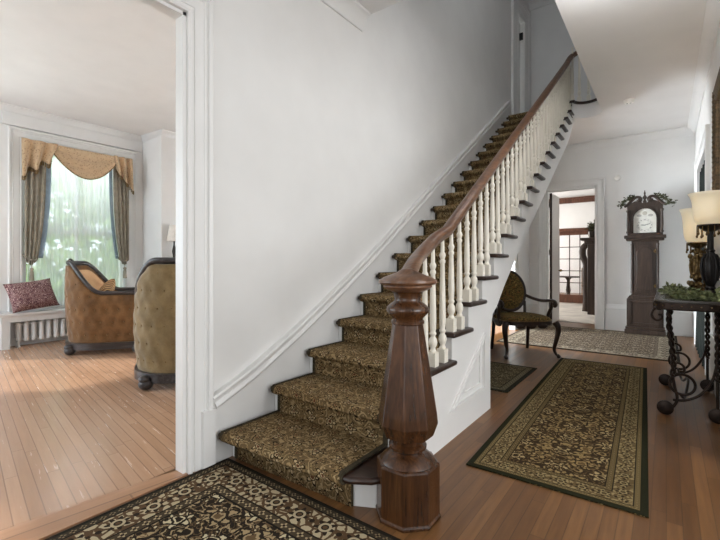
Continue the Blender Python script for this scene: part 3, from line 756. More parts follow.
# ------------------------------------------------------------------ carved armchair in the hall (local: faces +y)
ac = thing('carved_armchair', 'dark carved armchair with oval back and floral tapestry seat beside the staircase', 'chair', (-1.49, 5.38, 0), R(-138), None)
fw, bw = .31, .24
legb = BM()
for s in (-1, 1):
    P = catmull([(s*fw, .27, .43), (s*(fw+.025), .295, .36), (s*(fw+.012), .285, .24), (s*(fw-.01), .265, .11), (s*(fw+.005), .285, .04), (s*(fw+.02), .31, .03)], 5)
    n = len(P); q = tube(BM(), P, .036, 10, [1.15-.75*min(i/(n*.75), 1)+(.25 if i > n*.85 else 0) for i in range(n)])
    ball(q, (s*(fw+.018), .312, .024), .024); link('leg', q, CHAIRW, ac, smooth='all')
    P = catmull([(s*bw, -.25, .43), (s*bw, -.26, .25), (s*(bw+.01), -.30, 0)], 5)
    link('leg', tube(BM(), P, .027, 8, [1-.25*i/10 for i in range(len(P))]), CHAIRW, ac, smooth='all')
def seat_outline(u):
    a = u*2*PI; x = math.cos(a); y = math.sin(a)
    f = (abs(x)**4+abs(y)**4)**(-.25); wx = fw+.02 if y > 0 else bw+.03+.06*(1+y)
    return x*f*wx, y*f*.30
b = BM(); so = [seat_outline(i/40) for i in range(40)]
prism(b, so, 'xy', .395, .445)
for i in range(5): pass
rail = link('seat_rail', b, CHAIRW, ac, bevel=.008)
b = BM()
for s in (-1, 0, 1): ball(b, (s*.14, .292, .39), .05, 1.3, .25, .6)
for s in (-1, 1): ball(b, (s*.315, .05, .39), .05, .25, 2.2, .6)
link('apron_carving', b, CHAIRW, rail, smooth=True)
b = BM()
def cush(u, v):
    x, y = seat_outline(u); k = math.cos(v*PI/2)**.45 if v < 1 else 0
    return Vector((x*.97*k, y*.97*k, .445+.065*math.sin(v*PI/2)))
grid(b, cush, 40, 10, True); bmesh.ops.remove_doubles(b, verts=b.verts, dist=.001)
link('seat', b, TAPES, ac, smooth='all')
b = BM(); tube(b, [Vector((x*.985, y*.985, .447)) for x, y in so+[so[0]]], .007, 6); link('gimp_trim', b, BRASS, ac, smooth='all')
tilt = Matrix.Translation((0, -.265, .50)) @ Matrix.Rotation(R(13), 4, 'X')
def ov(a, rx, rz): return (rx*math.cos(a), 0, .285+rz*math.sin(a))
b = BM(); tube(b, [tilt @ Vector(ov(2*PI*i/40, .225, .27)) for i in range(41)], .024, 8, up=Vector((0, 1, 0))); link('back_frame', b, CHAIRW, ac, smooth='all')
b = BM()
for dx, s in ((0, .03), (-.035, .022), (.035, .022), (-.065, .015), (.065, .015)): ball(b, tilt @ Vector((dx, 0, .575-abs(dx)*.4)), s, 1.1, .7, 1)
link('crest_carving', b, CHAIRW, ac, smooth=True)
b = BM()
for sgn in (1, -1):
    def bk(u, v):
        k = math.sin((1-v)*PI/2); a = u*2*PI
        return tilt @ Vector((.215*k*math.cos(a), sgn*(.012+.03*math.sin(v*PI/2)), .285+.26*k*math.sin(a)))
    grid(b, bk, 36, 7, True)
bmesh.ops.remove_doubles(b, verts=b.verts, dist=.001); link('backrest', b, TAPES, ac, smooth='all')
for s in (-1, 1):
    P = catmull([(s*.185, -.255, .42), (s*.20, -.27, .52), (s*.205, -.29, .64)], 4); link('back_post', tube(BM(), P, .02, 8), CHAIRW, ac, smooth='all')
    P = catmull([(s*.225, -.315, .72), (s*.275, -.22, .685), (s*.315, -.05, .665), (s*.335, .13, .68), (s*.34, .20, .675), (s*.34, .235, .645), (s*.34, .21, .618), (s*.34, .185, .64), (s*.34, .205, .655)], 6)
    arm = link('arm', tube(BM(), P, .021, 9), CHAIRW, ac, smooth='all')
    P = catmull([(s*.335, .17, .66), (s*.335, .13, .58), (s*.325, .09, .50), (s*.315, .10, .44), (s*.312, .12, .41)], 5); link('arm_support', tube(BM(), P, .022, 8), CHAIRW, arm, smooth='all')

# ------------------------------------------------------------------ tall clock (local: front faces -y, back at y=.24)
ck = thing('grandfather_clock', 'tall dark mahogany grandfather clock with arched white dial against the back wall', 'clock', (-.275, 7.90, 0.009))
b = BM(); box(b, -.27, .27, -.03, .235, 0, .075); box(b, -.26, .26, -.02, .235, .075, .115); base = link('plinth', b, CLOCKW, ck, bevel=.01)
b = BM(); box(b, -.242, .242, 0, .235, .115, .56); prism(b, [(-.242, .56), (.242, .56), (.205, .615), (-.205, .615)], 'xz', .01, .235); cb = link('pedestal', b, CLOCKW, ck, bevel=.006)
b = BM()
for q in ((-.21, .21, .15, .185), (-.21, .21, .50, .535), (-.21, -.175, .15, .535), (.175, .21, .15, .535)): box(b, q[0], q[1], -.014, .002, q[2], q[3])
link('pedestal_panel', b, CLOCKW, cb, bevel=.004)
b = BM(); box(b, -.182, .182, .025, .235, .60, 1.50); tr_ = link('trunk', b, CLOCKW, ck, bevel=.006)
for s in (-1, 1):
    link('quarter_column', lathe(BM(), [(.022, .66), (.018, .69), (.018, 1.42), (.022, 1.45)], 12, (s*.168, .03, 0)), CLOCKW, tr_, smooth=True)
arch = [(-.135, .665), (.135, .665), (.135, 1.36)] + [(.135-.035*i/3, 1.36+.012*i) for i in (1, 2)] + [(.08*math.cos(PI*i/10), 1.395+.045*math.sin(PI*i/10)) for i in range(11)] + [(-.11, 1.384), (-.135, 1.36)]
dr = link('trunk_door', prism(BM(), arch, 'xz', .008, .03), CLOCKW, ck, bevel=.006)
ia = [(x*.80, 1.05+(z-1.05)*.90) for x, z in arch]
link('door_panel', prism(BM(), ia, 'xz', -.004, .012), CLOCKW, dr, bevel=.008)
for z in (.75, 1.30):
    b = BM(); box(b, .128, .145, .0, .010, z, z+.055); box(b, .116, .128, -.002, .009, z+.012, z+.043); link('hinge', b, BRASS, dr)
b = BM(); box(b, -.25, .25, -.02, .235, 1.50, 1.535); box(b, -.275, .275, -.045, .235, 1.535, 1.585); box(b, -.235, .235, -.005, .235, 1.585, 1.62); hd = link('hood_base', b, CLOCKW, ck, bevel=.01)
b = BM(); box(b, -.235, -.20, .0, .235, 1.60, 1.99); box(b, .20, .235, .0, .235, 1.60, 1.99); box(b, -.2, .2, .08, .235, 1.60, 1.99)
# front with arched opening
R0 = .155; am = 1.86
fr = [(-.235, 2.02), (-.235, 1.60), (-.175, 1.60), (-.175, am)] + [(-R0*math.cos(PI*i/14), am+R0*math.sin(PI*i/14)) for i in range(15)] + [(.175, am), (.175, 1.60), (.235, 1.60), (.235, 2.02)]
for i in range(14):
    a0, a1 = PI*i/14, PI*(i+1)/14; x0, x1 = -R0*math.cos(a0), -R0*math.cos(a1)
    prism(b, [(x0, am+R0*math.sin(a0)), (x1, am+R0*math.sin(a1)), (x1, 2.05), (x0, 2.05)], 'xz', .01, .05)
box(b, -.235, -R0, .01, .05, am, 2.05); box(b, R0, .235, .01, .05, am, 2.05); box(b, -.235, -.165, .01, .05, 1.60, am); box(b, .165, .235, .01, .05, 1.60, am)
box(b, -.235, .235, .01, .235, 2.05, 2.07); hood = link('hood', b, CLOCKW, ck, bevel=.003)
b = BM(); tube(b, [Vector((-.160, .004, 1.62)), Vector((-.160, .004, am))] + [Vector((-.160*math.cos(PI*i/14), .004, am+.160*math.sin(PI*i/14))) for i in range(15)] + [Vector((.160, .004, 1.62))], .010, 6, up=Vector((0, 1, 0)))
link('dial_bezel', b, CLOCKW, hood, smooth='all')
for s in (-1, 1): link('hood_column', lathe(BM(), [(.024, 1.62), (.024, 1.645), (.016, 1.66), (.019, 1.76), (.015, 1.95), (.024, 1.965), (.024, 1.99)], 14, (s*.222, -.012, 0)), CLOCKW, hood, smooth=True)
dial = BM(); dd = [(-.15, 1.625), (.15, 1.625), (.15, am)] + [(.148*math.cos(PI*i/14), am+.148*math.sin(PI*i/14)) for i in range(15)] + [(-.15, am)]
dial = link('dial', prism(dial, dd, 'xz', .035, .042), DIAL, ck)
# chapter ring with roman numerals, moon arch, hands
b = BM(); rc = (0, 1.745)
for r0, r1 in ((.100, .102), (.074, .0755)):
    for i in range(40):
        a0, a1 = 2*PI*i/40, 2*PI*(i+1)/40
        prism(b, [(rc[0]+r0*math.cos(a0), rc[1]+r0*math.sin(a0)), (rc[0]+r1*math.cos(a0), rc[1]+r1*math.sin(a0)), (rc[0]+r1*math.cos(a1), rc[1]+r1*math.sin(a1)), (rc[0]+r0*math.cos(a1), rc[1]+r0*math.sin(a1))], 'xz', .032, .036)
link('chapter_ring', b, MOONG, dial)
for i, txt in enumerate(['XII', 'I', 'II', 'III', 'IIII', 'V', 'VI', 'VII', 'VIII', 'IX', 'X', 'XI']):
    cu = bpy.data.curves.new('numeral', 'FONT'); cu.body = txt; cu.size = .026; cu.align_x = 'CENTER'; cu.align_y = 'CENTER'; cu.extrude = .0005
    tmp = bpy.data.objects.new('tmp', cu); COL.objects.link(tmp); dg = bpy.context.evaluated_depsgraph_get()
    me = bpy.data.meshes.new_from_object(tmp.evaluated_get(dg)); bpy.data.objects.remove(tmp)
    o = bpy.data.objects.new('numeral', me); COL.objects.link(o); me.materials.clear(); me.materials.append(BLACKM); o.parent = dial
    a = -2*PI*i/12; o.location = (rc[0]-.087*math.sin(a), .0335, rc[1]+.087*math.cos(a)); o.rotation_euler = (R(90), -a, 0)
b = BM(); ball(b, (-.0, .032, 1.935), .032, 1, .12, 1); link('moon_disc', b, MOONP, dial, smooth=True)
b = BM()
for s in (-1, 1): ball(b, (s*.075, .032, 1.900), .034, 1, .1, .6)
link('moon_hemisphere', b, MOONG, dial, smooth=True)
def hand(L, wd, ang):
    q = BM(); prism(q, [(-wd, -.01), (wd, -.01), (wd*1.4, L*.6), (0, L), (-wd*1.4, L*.6)], 'xz', .029, .031)
    bmesh.ops.transform(q, matrix=Matrix.Translation((rc[0], 0, rc[1])) @ Matrix.Rotation(R(ang), 4, 'Y'), verts=q.verts); return q
link('hour_hand', hand(.06, .004, -84), BLACKM, dial); link('minute_hand', hand(.09, .003, 72), BLACKM, dial)
# swan-neck pediment
b = BM()
ped = [(-.235, 2.05), (.235, 2.05), (.235, 2.085), (.16, 2.12), (.07, 2.16), (.03, 2.10), (-.03, 2.10), (-.07, 2.16), (-.16, 2.12), (-.235, 2.085)]
prism(b, ped, 'xz', .012, .05); link('pediment', b, CLOCKW, hood, bevel=.003)
for s in (-1, 1):
    P = catmull([(s*.275, 0, 2.055), (s*.235, 0, 2.075), (s*.185, 0, 2.13), (s*.13, 0, 2.185), (s*.085, 0, 2.195), (s*.05, 0, 2.17), (s*.055, 0, 2.135), (s*.085, 0, 2.135), (s*.09, 0, 2.16)], 6)
    link('swan_neck', sweep(BM(), P, circ(.022, 8, .016), up=Vector((0, 1, 0))), CLOCKW, hood, smooth='all')
    q = BM(); ball(q, (s*.07, -.012, 2.155), .022, 1, .6, 1); link('rosette', q, CLOCKW, hood, smooth=True)
link('finial', lathe(BM(), [(.026, 2.10), (.026, 2.13), (.014, 2.145), (.028, 2.175), (.030, 2.19), (.014, 2.215), (.010, 2.235), (.014, 2.25), (.003, 2.30)], 14, (0, .02, 0)), CLOCKW, hood, smooth=True)
rng = random.Random(5)
for s, lab in ((-1, 'dried leafy sprig on the clock hood, hanging over its doorway side'), (1, 'dried leafy sprig on the clock hood, hanging over its lamp side')):
    b = BM(); P = [Vector((s*(.14+.031*i), .04-.014*i, 2.205-.007*i*i*.55)) for i in range(7)]
    tube(b, P, .006, 5); leafy(b, P, 150, .020, .042, rng, .7)
    if s > 0: tube(b, [P[-1], P[-1]+Vector((.06, 0, -.005))], .003, 4); leafy(b, [P[-1]+Vector((.04, 0, 0))], 14, .02, .05, rng)
    solo('leafy_sprig', b, GREEN2, lab, 'greenery', (-.275, 7.90, .009), group=None)

# ------------------------------------------------------------------ scrolled iron table
TX0, TX1, TY0, TY1, TZ = -.075, .332, 3.74, 4.92, .88
tb = thing('console_table', 'dark scrolled iron console table with studded edge against the right-hand wall', 'table', (.14, 4.33, 0))
def rrect(x0, x1, y0, y1, rad, n=6):
    out = []
    for cx_, cy_, a in ((x1-rad, y1-rad, 0), (x0+rad, y1-rad, 90), (x0+rad, y0+rad, 180), (x1-rad, y0+rad, 270)):
        out += [(cx_+rad*math.cos(R(a+90*i/n)), cy_+rad*math.sin(R(a+90*i/n))) for i in range(n+1)]
    return out
tp = link('table_top', prism(BM(), rrect(TX0, TX1, TY0, TY1, .09), 'xy', TZ-.022, TZ), DARKTOP, tb, world=True, bevel=.006)
rr = rrect(TX0+.012, TX1-.012, TY0+.012, TY1-.012, .08)
P = [Vector((x, y, TZ-.043)) for x, y in rr+[rr[0]]]
link('apron', sweep(BM(), P, [(-.008, -.02), (.008, -.02), (.008, .02), (-.008, .02)], fixed_up=True), IRON, tb, world=True)
b = BM(); tube(b, [p+Vector((0, 0, -.022)) for p in P], .010, 8); link('lower_bead', b, IRON, tb, world=True, smooth='all')
stud0 = None; ptsS = []
acc = 0
PP = [Vector((x, y, TZ-.043)) for x, y in rrect(TX0+.004, TX1-.004, TY0+.004, TY1-.004, .085)]; PP.append(PP[0])
for a, c in zip(PP, PP[1:]):
    L = (c-a).length
    while acc < L: ptsS.append(a.lerp(c, acc/L)); acc += .055
    acc -= L
b = BM(); ball(b, (0, 0, 0), .0055, seg=8)
s0 = link('stud', b, BRASS, tb, smooth=True); s0.location = ptsS[0]-tb.location; copies(s0, tb, [p-tb.location for p in ptsS[1:]])
def iron_leg(x, y, s):
    """s = -1 scrolls out towards the hall, 0 is the plain leg on the wall side"""
    q = BM(); C = catmull([(x-s*.025, y, .82), (x-s*.01, y, .70), (x-s*.025, y, .55), (x-s*.04, y, .42), (x-s*.03, y, .30)], 14)
    for ph in (0, PI):
        tube(q, [p + Vector((.0105*math.cos(i*.55+ph), .0105*math.sin(i*.55+ph), 0)) for i, p in enumerate(C)], .010, 6)
    leg = link('leg', q, IRON, tb, world=True, smooth='all')
    q = BM(); tube(q, catmull([(x-s*.03, y, .31), (x-s*.045, y, .22), (x-s*.06, y, .13), (x-s*.03, y, .06), (x+s*.01, y, .035), (x+s*.03, y, .06)], 6), .0105, 8, up=Vector((0, 1, 0))); link('foot_curve', q, IRON, leg, world=True, smooth='all')
    q = BM(); lathe(q, [(.046, -.012), (.053, -.007), (.053, .007), (.046, .012), (.02, .016)], 20, M=Matrix.Translation((x+s*.012, y, .054)) @ Matrix.Rotation(R(90), 4, 'X')); link('foot_disc', q, IRON, leg, world=True, smooth=True)
    if s == 0: return leg
    q = BM(); sp = [(x-s*.02, y, .74), (x, y, .80), (x+s*.045, y, .818), (x+s*.085, y, .79), (x+s*.095, y, .745), (x+s*.065, y, .712), (x+s*.035, y, .725), (x+s*.035, y, .752), (x+s*.055, y, .755)]
    tube(q, catmull(sp, 6), .010, 8, up=Vector((0, 1, 0))); link('scroll', q, IRON, leg, world=True, smooth='all')
    return leg
for y in (3.87, 4.79):
    iron_leg(.005, y, -1); iron_leg(.295, y, 0)
for y in (3.87, 4.79):
    q = BM()
    for c in ((.095, .245),): tube(q, [Vector((c[0]+.075*math.cos(2*PI*i/28), y, c[1]+.075*math.sin(2*PI*i/28))) for i in range(29)], .010, 8, up=Vector((0, 1, 0)))
    tube(q, catmull([(.03, y, .335), (.06, y, .40), (.10, y, .385), (.105, y, .345), (.08, y, .34)], 6), .009, 8, up=Vector((0, 1, 0)))
    tube(q, catmull([(.04, y, .12), (.12, y, .135), (.20, y, .19), (.265, y, .30), (.29, y, .42)], 6), .010, 8, up=Vector((0, 1, 0)))
    link('end_scrollwork', q, IRON, tb, world=True, smooth='all')
for s in (0,):
    x = .085
    q = BM(); tube(q, catmull([(x, 3.87, .17), (x+.03-.06*s, 4.05, .11), (.145, 4.33, .20), (x+.03-.06*s, 4.61, .11), (x, 4.79, .17)], 8), .010, 8); link('stretcher', q, IRON, tb, world=True, smooth='all')

# lamps
def lamp(name, label, loc, mats, shade_h, zs, H):
    t = thing(name, label, 'lamp', loc)
    link('base', lathe(BM(), [(.075, 0), (.080, .012), (.070, .022), (.055, .030), (.050, .045), (.036, .060), (.028, .072)], 24), mats[0], t, smooth=True)
    bd = link('body', lathe(BM(), [(.026, .070), (.034, .085), (.024, .10), (.040, .14), (.052, .20), (.056, .25), (.048, .30), (.030, .335), (.022, .35), (.030, .36), (.020, .375), (.018, zs-.05)], 24), mats[1], t, smooth=True)
    b = BM()
    for i in range(12):
        a = 2*PI*i/12
        tube(b, [Vector(((rr_+.002)*math.cos(a), (rr_+.002)*math.sin(a), z)) for rr_, z in ((.040, .14), (.052, .20), (.056, .25), (.048, .30), (.030, .335))], .0055, 5)
    link('fluting', b, mats[1], bd, smooth=True)
    link('shade_holder', lathe(BM(), [(.018, zs-.055), (.040, zs-.045), (.075, zs-.02), (.082, zs-.008), (.078, zs)], 24), mats[0], t, smooth=True)
    b = BM()
    for i in range(14):
        a = 2*PI*i/14; L = .05 + .02*(i % 2)
        tube(b, [Vector((.078*math.cos(a), .078*math.sin(a), zs-.012)), Vector((.078*math.cos(a), .078*math.sin(a), zs-.012-L))], .003, 5); ball(b, (.078*math.cos(a), .078*math.sin(a), zs-.016-L), .008, 1, 1, 1.5, 6)
    link('pendants', b, mats[2], t, smooth=True)
    prof = [(.072, 0), (.090, .02), (.100, .06), (.104, .11), (.107, .15), (.112, .185), (.122, .215), (.134, .235)]
    b = BM(); rings = []
    for k in range(2):
        pr = prof if k == 0 else prof[::-1]
        for r_, z in pr: rings.append([b.verts.new(((r_-.005*k)*math.cos(2*PI*i/32), (r_-.005*k)*math.sin(2*PI*i/32), zs+z*shade_h/.235)) for i in range(32)])
    for a, c in zip(rings, rings[1:]):
        for i in range(32): b.faces.new((a[i], a[(i+1) % 32], c[(i+1) % 32], c[i]))
    link('lamp_shade', b, SHADE, t, smooth='all')
    b = BM(); ball(b, (0, 0, zs+.07), .028, 1, 1, 1.4); lathe(b, [(.014, zs-.01), (.014, zs+.04)], 12); link('bulb', b, glow('bulb_glow', (255, 240, 210), (255, 214, 150), 6), t, smooth=True)
    light('lamp_light', 'POINT', (loc[0], loc[1], loc[2]+zs+.14), (0, 0, 0), 5, (1, .92, .80), radius=.05)
    return t
lamp('urn_lamp', 'black urn lamp with lit cream glass shade near the front of the iron table', (.262, 3.98, TZ), (BRONZE, BLACKM, BRASS), .235, .555, .79)
l2 = lamp('brass_lamp', 'ornate brass lamp with lit cream glass shade behind the black urn lamp', (.225, 4.74, TZ), (BRASS, BRASS, BRASS), .30, .455, .76)
rng = random.Random(11); b = BM()
for i in range(60):
    a = rng.uniform(0, 2*PI); z = rng.uniform(.05, .38); rr_ = .050+.022*math.sin(z*20)
    ball(b, (rr_*math.cos(a), rr_*math.sin(a), z), rng.uniform(.012, .024), 1, 1, 1.3, 7)
link('floral_casting', b, BRASS, l2, smooth=True)
P = catmull([(.08, 4.78, TZ+.03), (.04, 4.50, TZ+.03), (.09, 4.22, TZ+.03), (.10, 3.98, TZ+.03), (.17, 3.84, TZ+.03), (.29, 3.80, TZ+.03)], 6)
b = BM(); tube(b, P, .006, 5); leafy(b, P, 760, .034, .05, rng, .35)
for v in b.verts:
    v.co.z = max(v.co.z, TZ+.002); v.co.x = min(max(v.co.x, -.065), .32); v.co.y = max(v.co.y, 3.75)
    for lx, ly, lr in ((.262, 3.98, .088), (.225, 4.74, .10)):
        q = Vector((v.co.x-lx, v.co.y-ly))
        if q.length < lr: q = q.normalized()*lr if q.length > 1e-4 else Vector((-lr, 0)); v.co.x, v.co.y = lx+q.x, ly+q.y
solo('leaf_garland', b, GREEN, 'green leafy garland lying on the iron table in front of the lamps', 'garland')
# mirror on the right wall
mr = thing('wall_mirror', 'gilt framed mirror hanging on the right-hand wall above the lamps', 'mirror', (XR, 4.30, 2.05))
b = BM(); pr = [(-.05, 0), (.05, 0), (.05, .02), (.03, .032), (0, .026), (-.03, .038), (-.05, .016)]
Lp = [(0, -.40, -.55), (0, .40, -.55), (0, .40, .55), (0, -.40, .55)]
for i in range(4):
    p, q = Vector(Lp[i]), Vector(Lp[(i+1) % 4]); d_ = (q-p).normalized()
    sweep(b, [p-d_*.05, q+d_*.05], [(u, v) for u, v in pr], up=Vector((-1, 0, 0)), fixed_up=True)
for i in range(26): ball(b, (-.028, .40, -.55+1.1*i/25), .022, .7, 1, 1, 7)
link('frame', b, GILT, mr, smooth=True)
link('mirror_glass', box(BM(), -.008, -.004, -.37, .37, -.52, .52), MIRROR, mr)

# ------------------------------------------------------------------ dining room seen through the doorway
b = BM(); box(b, -3.6, .2, 8.75, 12.85, 0, .008); solo('dining_carpet', b, PALECARPET, 'pale grey carpet on the floor through the far doorway', 'carpet')
b = BM(); box(b, -4.4, .6, 12.93, 13.0, 2.86, 3.0); box(b, -4.4, .6, 12.90, 13.0, 2.98, 3.02); struct('trim_wood_rail', b, FRENCHW, bevel=.008)
fd = struct('door_3', BM(), FRENCHW)
b = BM()
for q in ((FX0+.10, FX0+.22, .01, FZ-.09), (FX1-.22, FX1-.10, .01, FZ-.09)): box(b, q[0], q[1], 13.03, 13.07, q[2], q[3])
box(b, FX0+.1, FX1-.1, 13.03, 13.07, .01, .24); box(b, FX0+.1, FX1-.1, 13.03, 13.07, FZ-.20, FZ-.09); link('door_frame', b, FRENCHW, fd, bevel=.004)
b = BM()
ix0, ix1, iz0, iz1 = FX0+.22, FX1-.22, .24, FZ-.20
for i in (1, 2): x = ix0+(ix1-ix0)*i/3; box(b, x-.011, x+.011, 13.035, 13.065, iz0, iz1)
for i in (1, 2, 3, 4): z = iz0+(iz1-iz0)*i/5; box(b, ix0, ix1, 13.035, 13.065, z-.011, z+.011)
link('muntins', b, CLOCKW, fd)
b = BM()
for i in range(3):
    for j in range(5):
        x0 = ix0+(ix1-ix0)*i/3; z0 = iz0+(iz1-iz0)*j/5
        box(b, x0+.011, x0+(ix1-ix0)/3-.011, 13.048, 13.052, z0+.011, z0+(iz1-iz0)/5-.011)
link('panes', b, GLASS, fd)
b = BM(); ball(b, (FX0+.16, 12.985, .98), .03); lathe(b, [(.01, 0), (.01, .04)], 8, M=Matrix.Translation((FX0+.16, 13.03, .98)) @ Matrix.Rotation(R(90), 4, 'X')); link('door_knob', b, PLASTIC, fd, smooth=True)
b = BM(); box(b, FX0, FX0+.1, 12.97, 13.14, 0, FZ); box(b, FX1-.1, FX1, 12.97, 13.14, 0, FZ); box(b, FX0, FX1, 12.97, 13.14, FZ-.09, FZ-.01); struct('trim_french_frame', b, FRENCHW, bevel=.006)
# dark carved mantel cupboard
mc = thing('carved_cupboard', 'dark carved wooden cupboard with overhanging shelf seen through the far doorway', 'cupboard', (-1.40, 10.25, .008))
link('carcass', box(BM(), 0, .55, 0, 1.3, 0, 1.56), CLOCKW, mc, bevel=.01)
b = BM(); box(b, -.13, .57, -.06, 1.36, 1.64, 1.70); box(b, -.06, .56, -.03, 1.33, 1.56, 1.64); link('shelf', b, CLOCKW, mc, bevel=.012)
for y in (.05, 1.15):
    P = catmull([(-.02, 0, 1.56), (-.10, 0, 1.46), (-.10, 0, 1.30), (-.04, 0, 1.12), (-.05, 0, .9), (-.03, 0, .4), (-.05, 0, .06)], 6)
    b = BM(); sweep(b, [p+Vector((0, y+.05, 0)) for p in P], [(-.06, -.06), (.06, -.06), (.06, .06), (-.06, .06)], up=Vector((0, 1, 0))); link('carved_bracket', b, CLOCKW, mc, smooth='all')
link('cupboard_door', box(BM(), -.02, .01, .22, 1.08, .2, 1.4), CLOCKW, mc, bevel=.008)
pv = thing('potted_plant', 'small potted plant standing on the carved cupboard shelf', 'plant', (-1.33, 10.42, 1.708))
link('pot', lathe(BM(), [(.05, 0), (.075, .06), (.08, .14), (.07, .16)], 18), BRONZE, pv, smooth=True)
b = BM(); leafy(b, [Vector((0, 0, .22)), Vector((0, 0, .27)), Vector((.03, 0, .25))], 130, .05, .08, rng); link('foliage', b, GREEN2, pv)
fp = thing('small_picture', 'small dark framed white picture on the wall beyond the far doorway', 'picture', (-2.62, 12.99, 2.62))
b = BM()
for q in ((-.10, .10, -.11, -.09), (-.10, .10, .09, .11), (-.10, -.08, -.11, .11), (.08, .10, -.11, .11)): box(b, q[0], q[1], -.02, .008, q[2], q[3])
link('frame', b, BLACKM, fp); link('print', box(BM(), -.08, .08, -.006, .004, -.09, .09), PLASTIC, fp)
# furniture behind the glass
dt = thing('pedestal_table', 'dark round pedestal table behind the glazed wooden door', 'table', (-2.45, 14.1, 0))
link('table_top', lathe(BM(), [(.30, .70), (.32, .71), (.32, .735), (.30, .74)], 32), CLOCKW, dt, smooth=True)
link('pedestal', lathe(BM(), [(.16, 0), (.16, .03), (.07, .06), (.045, .15), (.07, .30), (.05, .45), (.04, .60), (.10, .70)], 18), CLOCKW, dt, smooth=True)
wc = thing('slat_back_chair', 'light wooden slat-back chair behind the glazed wooden door', 'chair', (-2.00, 15.0, 0), R(8))
b = BM(); box(b, -.23, .23, -.22, .22, .43, .46); link('seat', b, LTWOOD, wc, bevel=.01)
for x in (-.20, .20):
    link('leg', box(BM(), x-.018, x+.018, -.20, -.164, 0, .43), LTWOOD, wc); link('leg', box(BM(), x-.018, x+.018, .17, .206, 0, .98), LTWOOD, wc)
b = BM(); box(b, -.21, .21, .175, .20, .90, .99); link('top_rail', b, LTWOOD, wc, bevel=.006)
for i in range(5): link('slat', box(BM(), -.15+.07*i, -.122+.07*i, .18, .195, .46, .90), LTWOOD, wc)

# ------------------------------------------------------------------ parlour: window wall
wd = struct('window_1', BM(), TRIM)
b = BM(); zm = 1.62
for q in ((GY0, GY0+.06, GZ0, GZ1), (GY1-.06, GY1, GZ0, GZ1), (GY0, GY1, GZ0, GZ0+.08), (GY0, GY1, GZ1-.07, GZ1), (GY0, GY1, zm-.035, zm+.035)): box(b, WX-.12, WX-.07, q[0], q[1], q[2], q[3])
ym = (GY0+GY1)/2; box(b, WX-.11, WX-.085, ym-.018, ym+.018, GZ0, GZ1)
link('window_sash', b, TRIM, wd); link('window_pane', box(BM(), WX-.098, WX-.094, GY0+.05, GY1-.05, GZ0+.05, GZ1-.05), GLASS, wd)
# sheer
b = BM(); grid(b, lambda u, v: Vector((WX+.035+.010*math.sin(u*2*PI*22)+.004*math.sin(u*57), GY0+.04+(GY1-GY0-.08)*u, .515+2.27*v)), 150, 4)
solo('sheer_curtain', b, SHEER, 'pale sheer curtain hanging over the parlour window', 'curtain', smooth='all')
def drape(side, label):
    y_out, y_in = (GY0+.0, GY0+.25) if side < 0 else (GY1-.0, GY1-.24)
    root = thing('window_drape', label, 'curtain', (WX+.075, y_out, 1.2))
    def f(u, v):            # v 0 at tie, 1 at top
        z = 1.22 + 1.52*v; inner = y_in + (y_out+(y_in-y_out)*.60-y_in)*(1-v)**2.6
        y = y_out + (inner-y_out)*u; sag = -.10*math.sin(u*PI)*(1-v)**6
        return Vector((WX+.100+.014*math.sin(u*2*PI*4)+.006*math.sin(u*23), y, z+sag))
    b = BM(); grid(b, f, 70, 22); link('drape', b, DRAPE, root, world=True, smooth='all', solid=.004)
    b = BM(); grid(b, lambda u, v: f(1, v)+Vector((-.03+.03*u, (.06 if side < 0 else -.06)*u, 0)), 5, 22); link('lining', b, LINING, root, world=True, smooth='all', solid=.004)
    ty = y_out + (y_in-y_out)*.3
    b = BM(); tube(b, catmull([(WX+.02, y_out, 1.27), (WX+.12, y_out+(y_in-y_out)*.2, 1.20), (WX+.12, y_out+(y_in-y_out)*.5, 1.19), (WX+.05, y_out+(y_in-y_out)*.62, 1.24)], 6), .014, 8); link('tieback', b, DRAPE, root, world=True, smooth='all')
    b = BM(); tube(b, [Vector((WX+.12, ty, 1.20)), Vector((WX+.12, ty, 1.08))], .006, 6); lathe(b, [(.012, 1.085), (.024, 1.07), (.024, 1.05), (.016, 1.045), (.024, 1.02), (.030, .90)], 12, (WX+.12, ty, 0)); link('tassel', b, DRAPE, root, world=True, smooth=True)
drape(-1, 'taupe tied-back drape on the window side nearer the red pillow')
drape(1, 'taupe tied-back drape on the window side nearer the fireplace wall')
# valance
va = thing('window_valance', 'gold damask swag valance draped across the top of the parlour window', 'valance', (WX+.09, ym, 2.86))
def swag(u, v):
    y = GY0+.28+(GY1-GY0-.46)*u; d = .36*math.sin(u*PI)**.8+.05
    z = 2.87 - d*v - .03*math.sin(u*PI)*v
    return Vector((WX+.145+.05*math.sin(v*PI*.5)*math.sin(u*PI)+.014*math.sin(v*PI*5)*math.sin(u*PI), y, z))
b = BM(); grid(b, swag, 40, 24); link('swag', b, SWAG, va, world=True, smooth='all', solid=.006)
b = BM(); tube(b, [swag(i/30, 1) for i in range(31)], .010, 6); link('fringe', b, BRASS, va, world=True, smooth='all')
for s in (-1, 1):
    yo, yi = (GY0-.05, GY0+.38) if s < 0 else (GY1+.03, GY1-.26)
    def jab(u, v):
        y = yo+(yi-yo)*u*(1-.18*v) ; d = .50-.27*u+.05*math.sin(u*2*PI*2.5+.6)
        return Vector((WX+.165+(.02+.03*v)*math.sin(u*2*PI*2.5+v*.8), y, 2.875-d*v))
    b = BM(); grid(b, jab, 50, 14); j = link('jabot', b, SWAG, va, world=True, smooth='all', solid=.006)
    b = BM()
    for i in range(26):
        p = jab(i/25, 1); tube(b, [p, p+Vector((0, 0, -.06))], .0075, 5)
    link('fringe', b, BRASS, j, world=True, smooth='all')
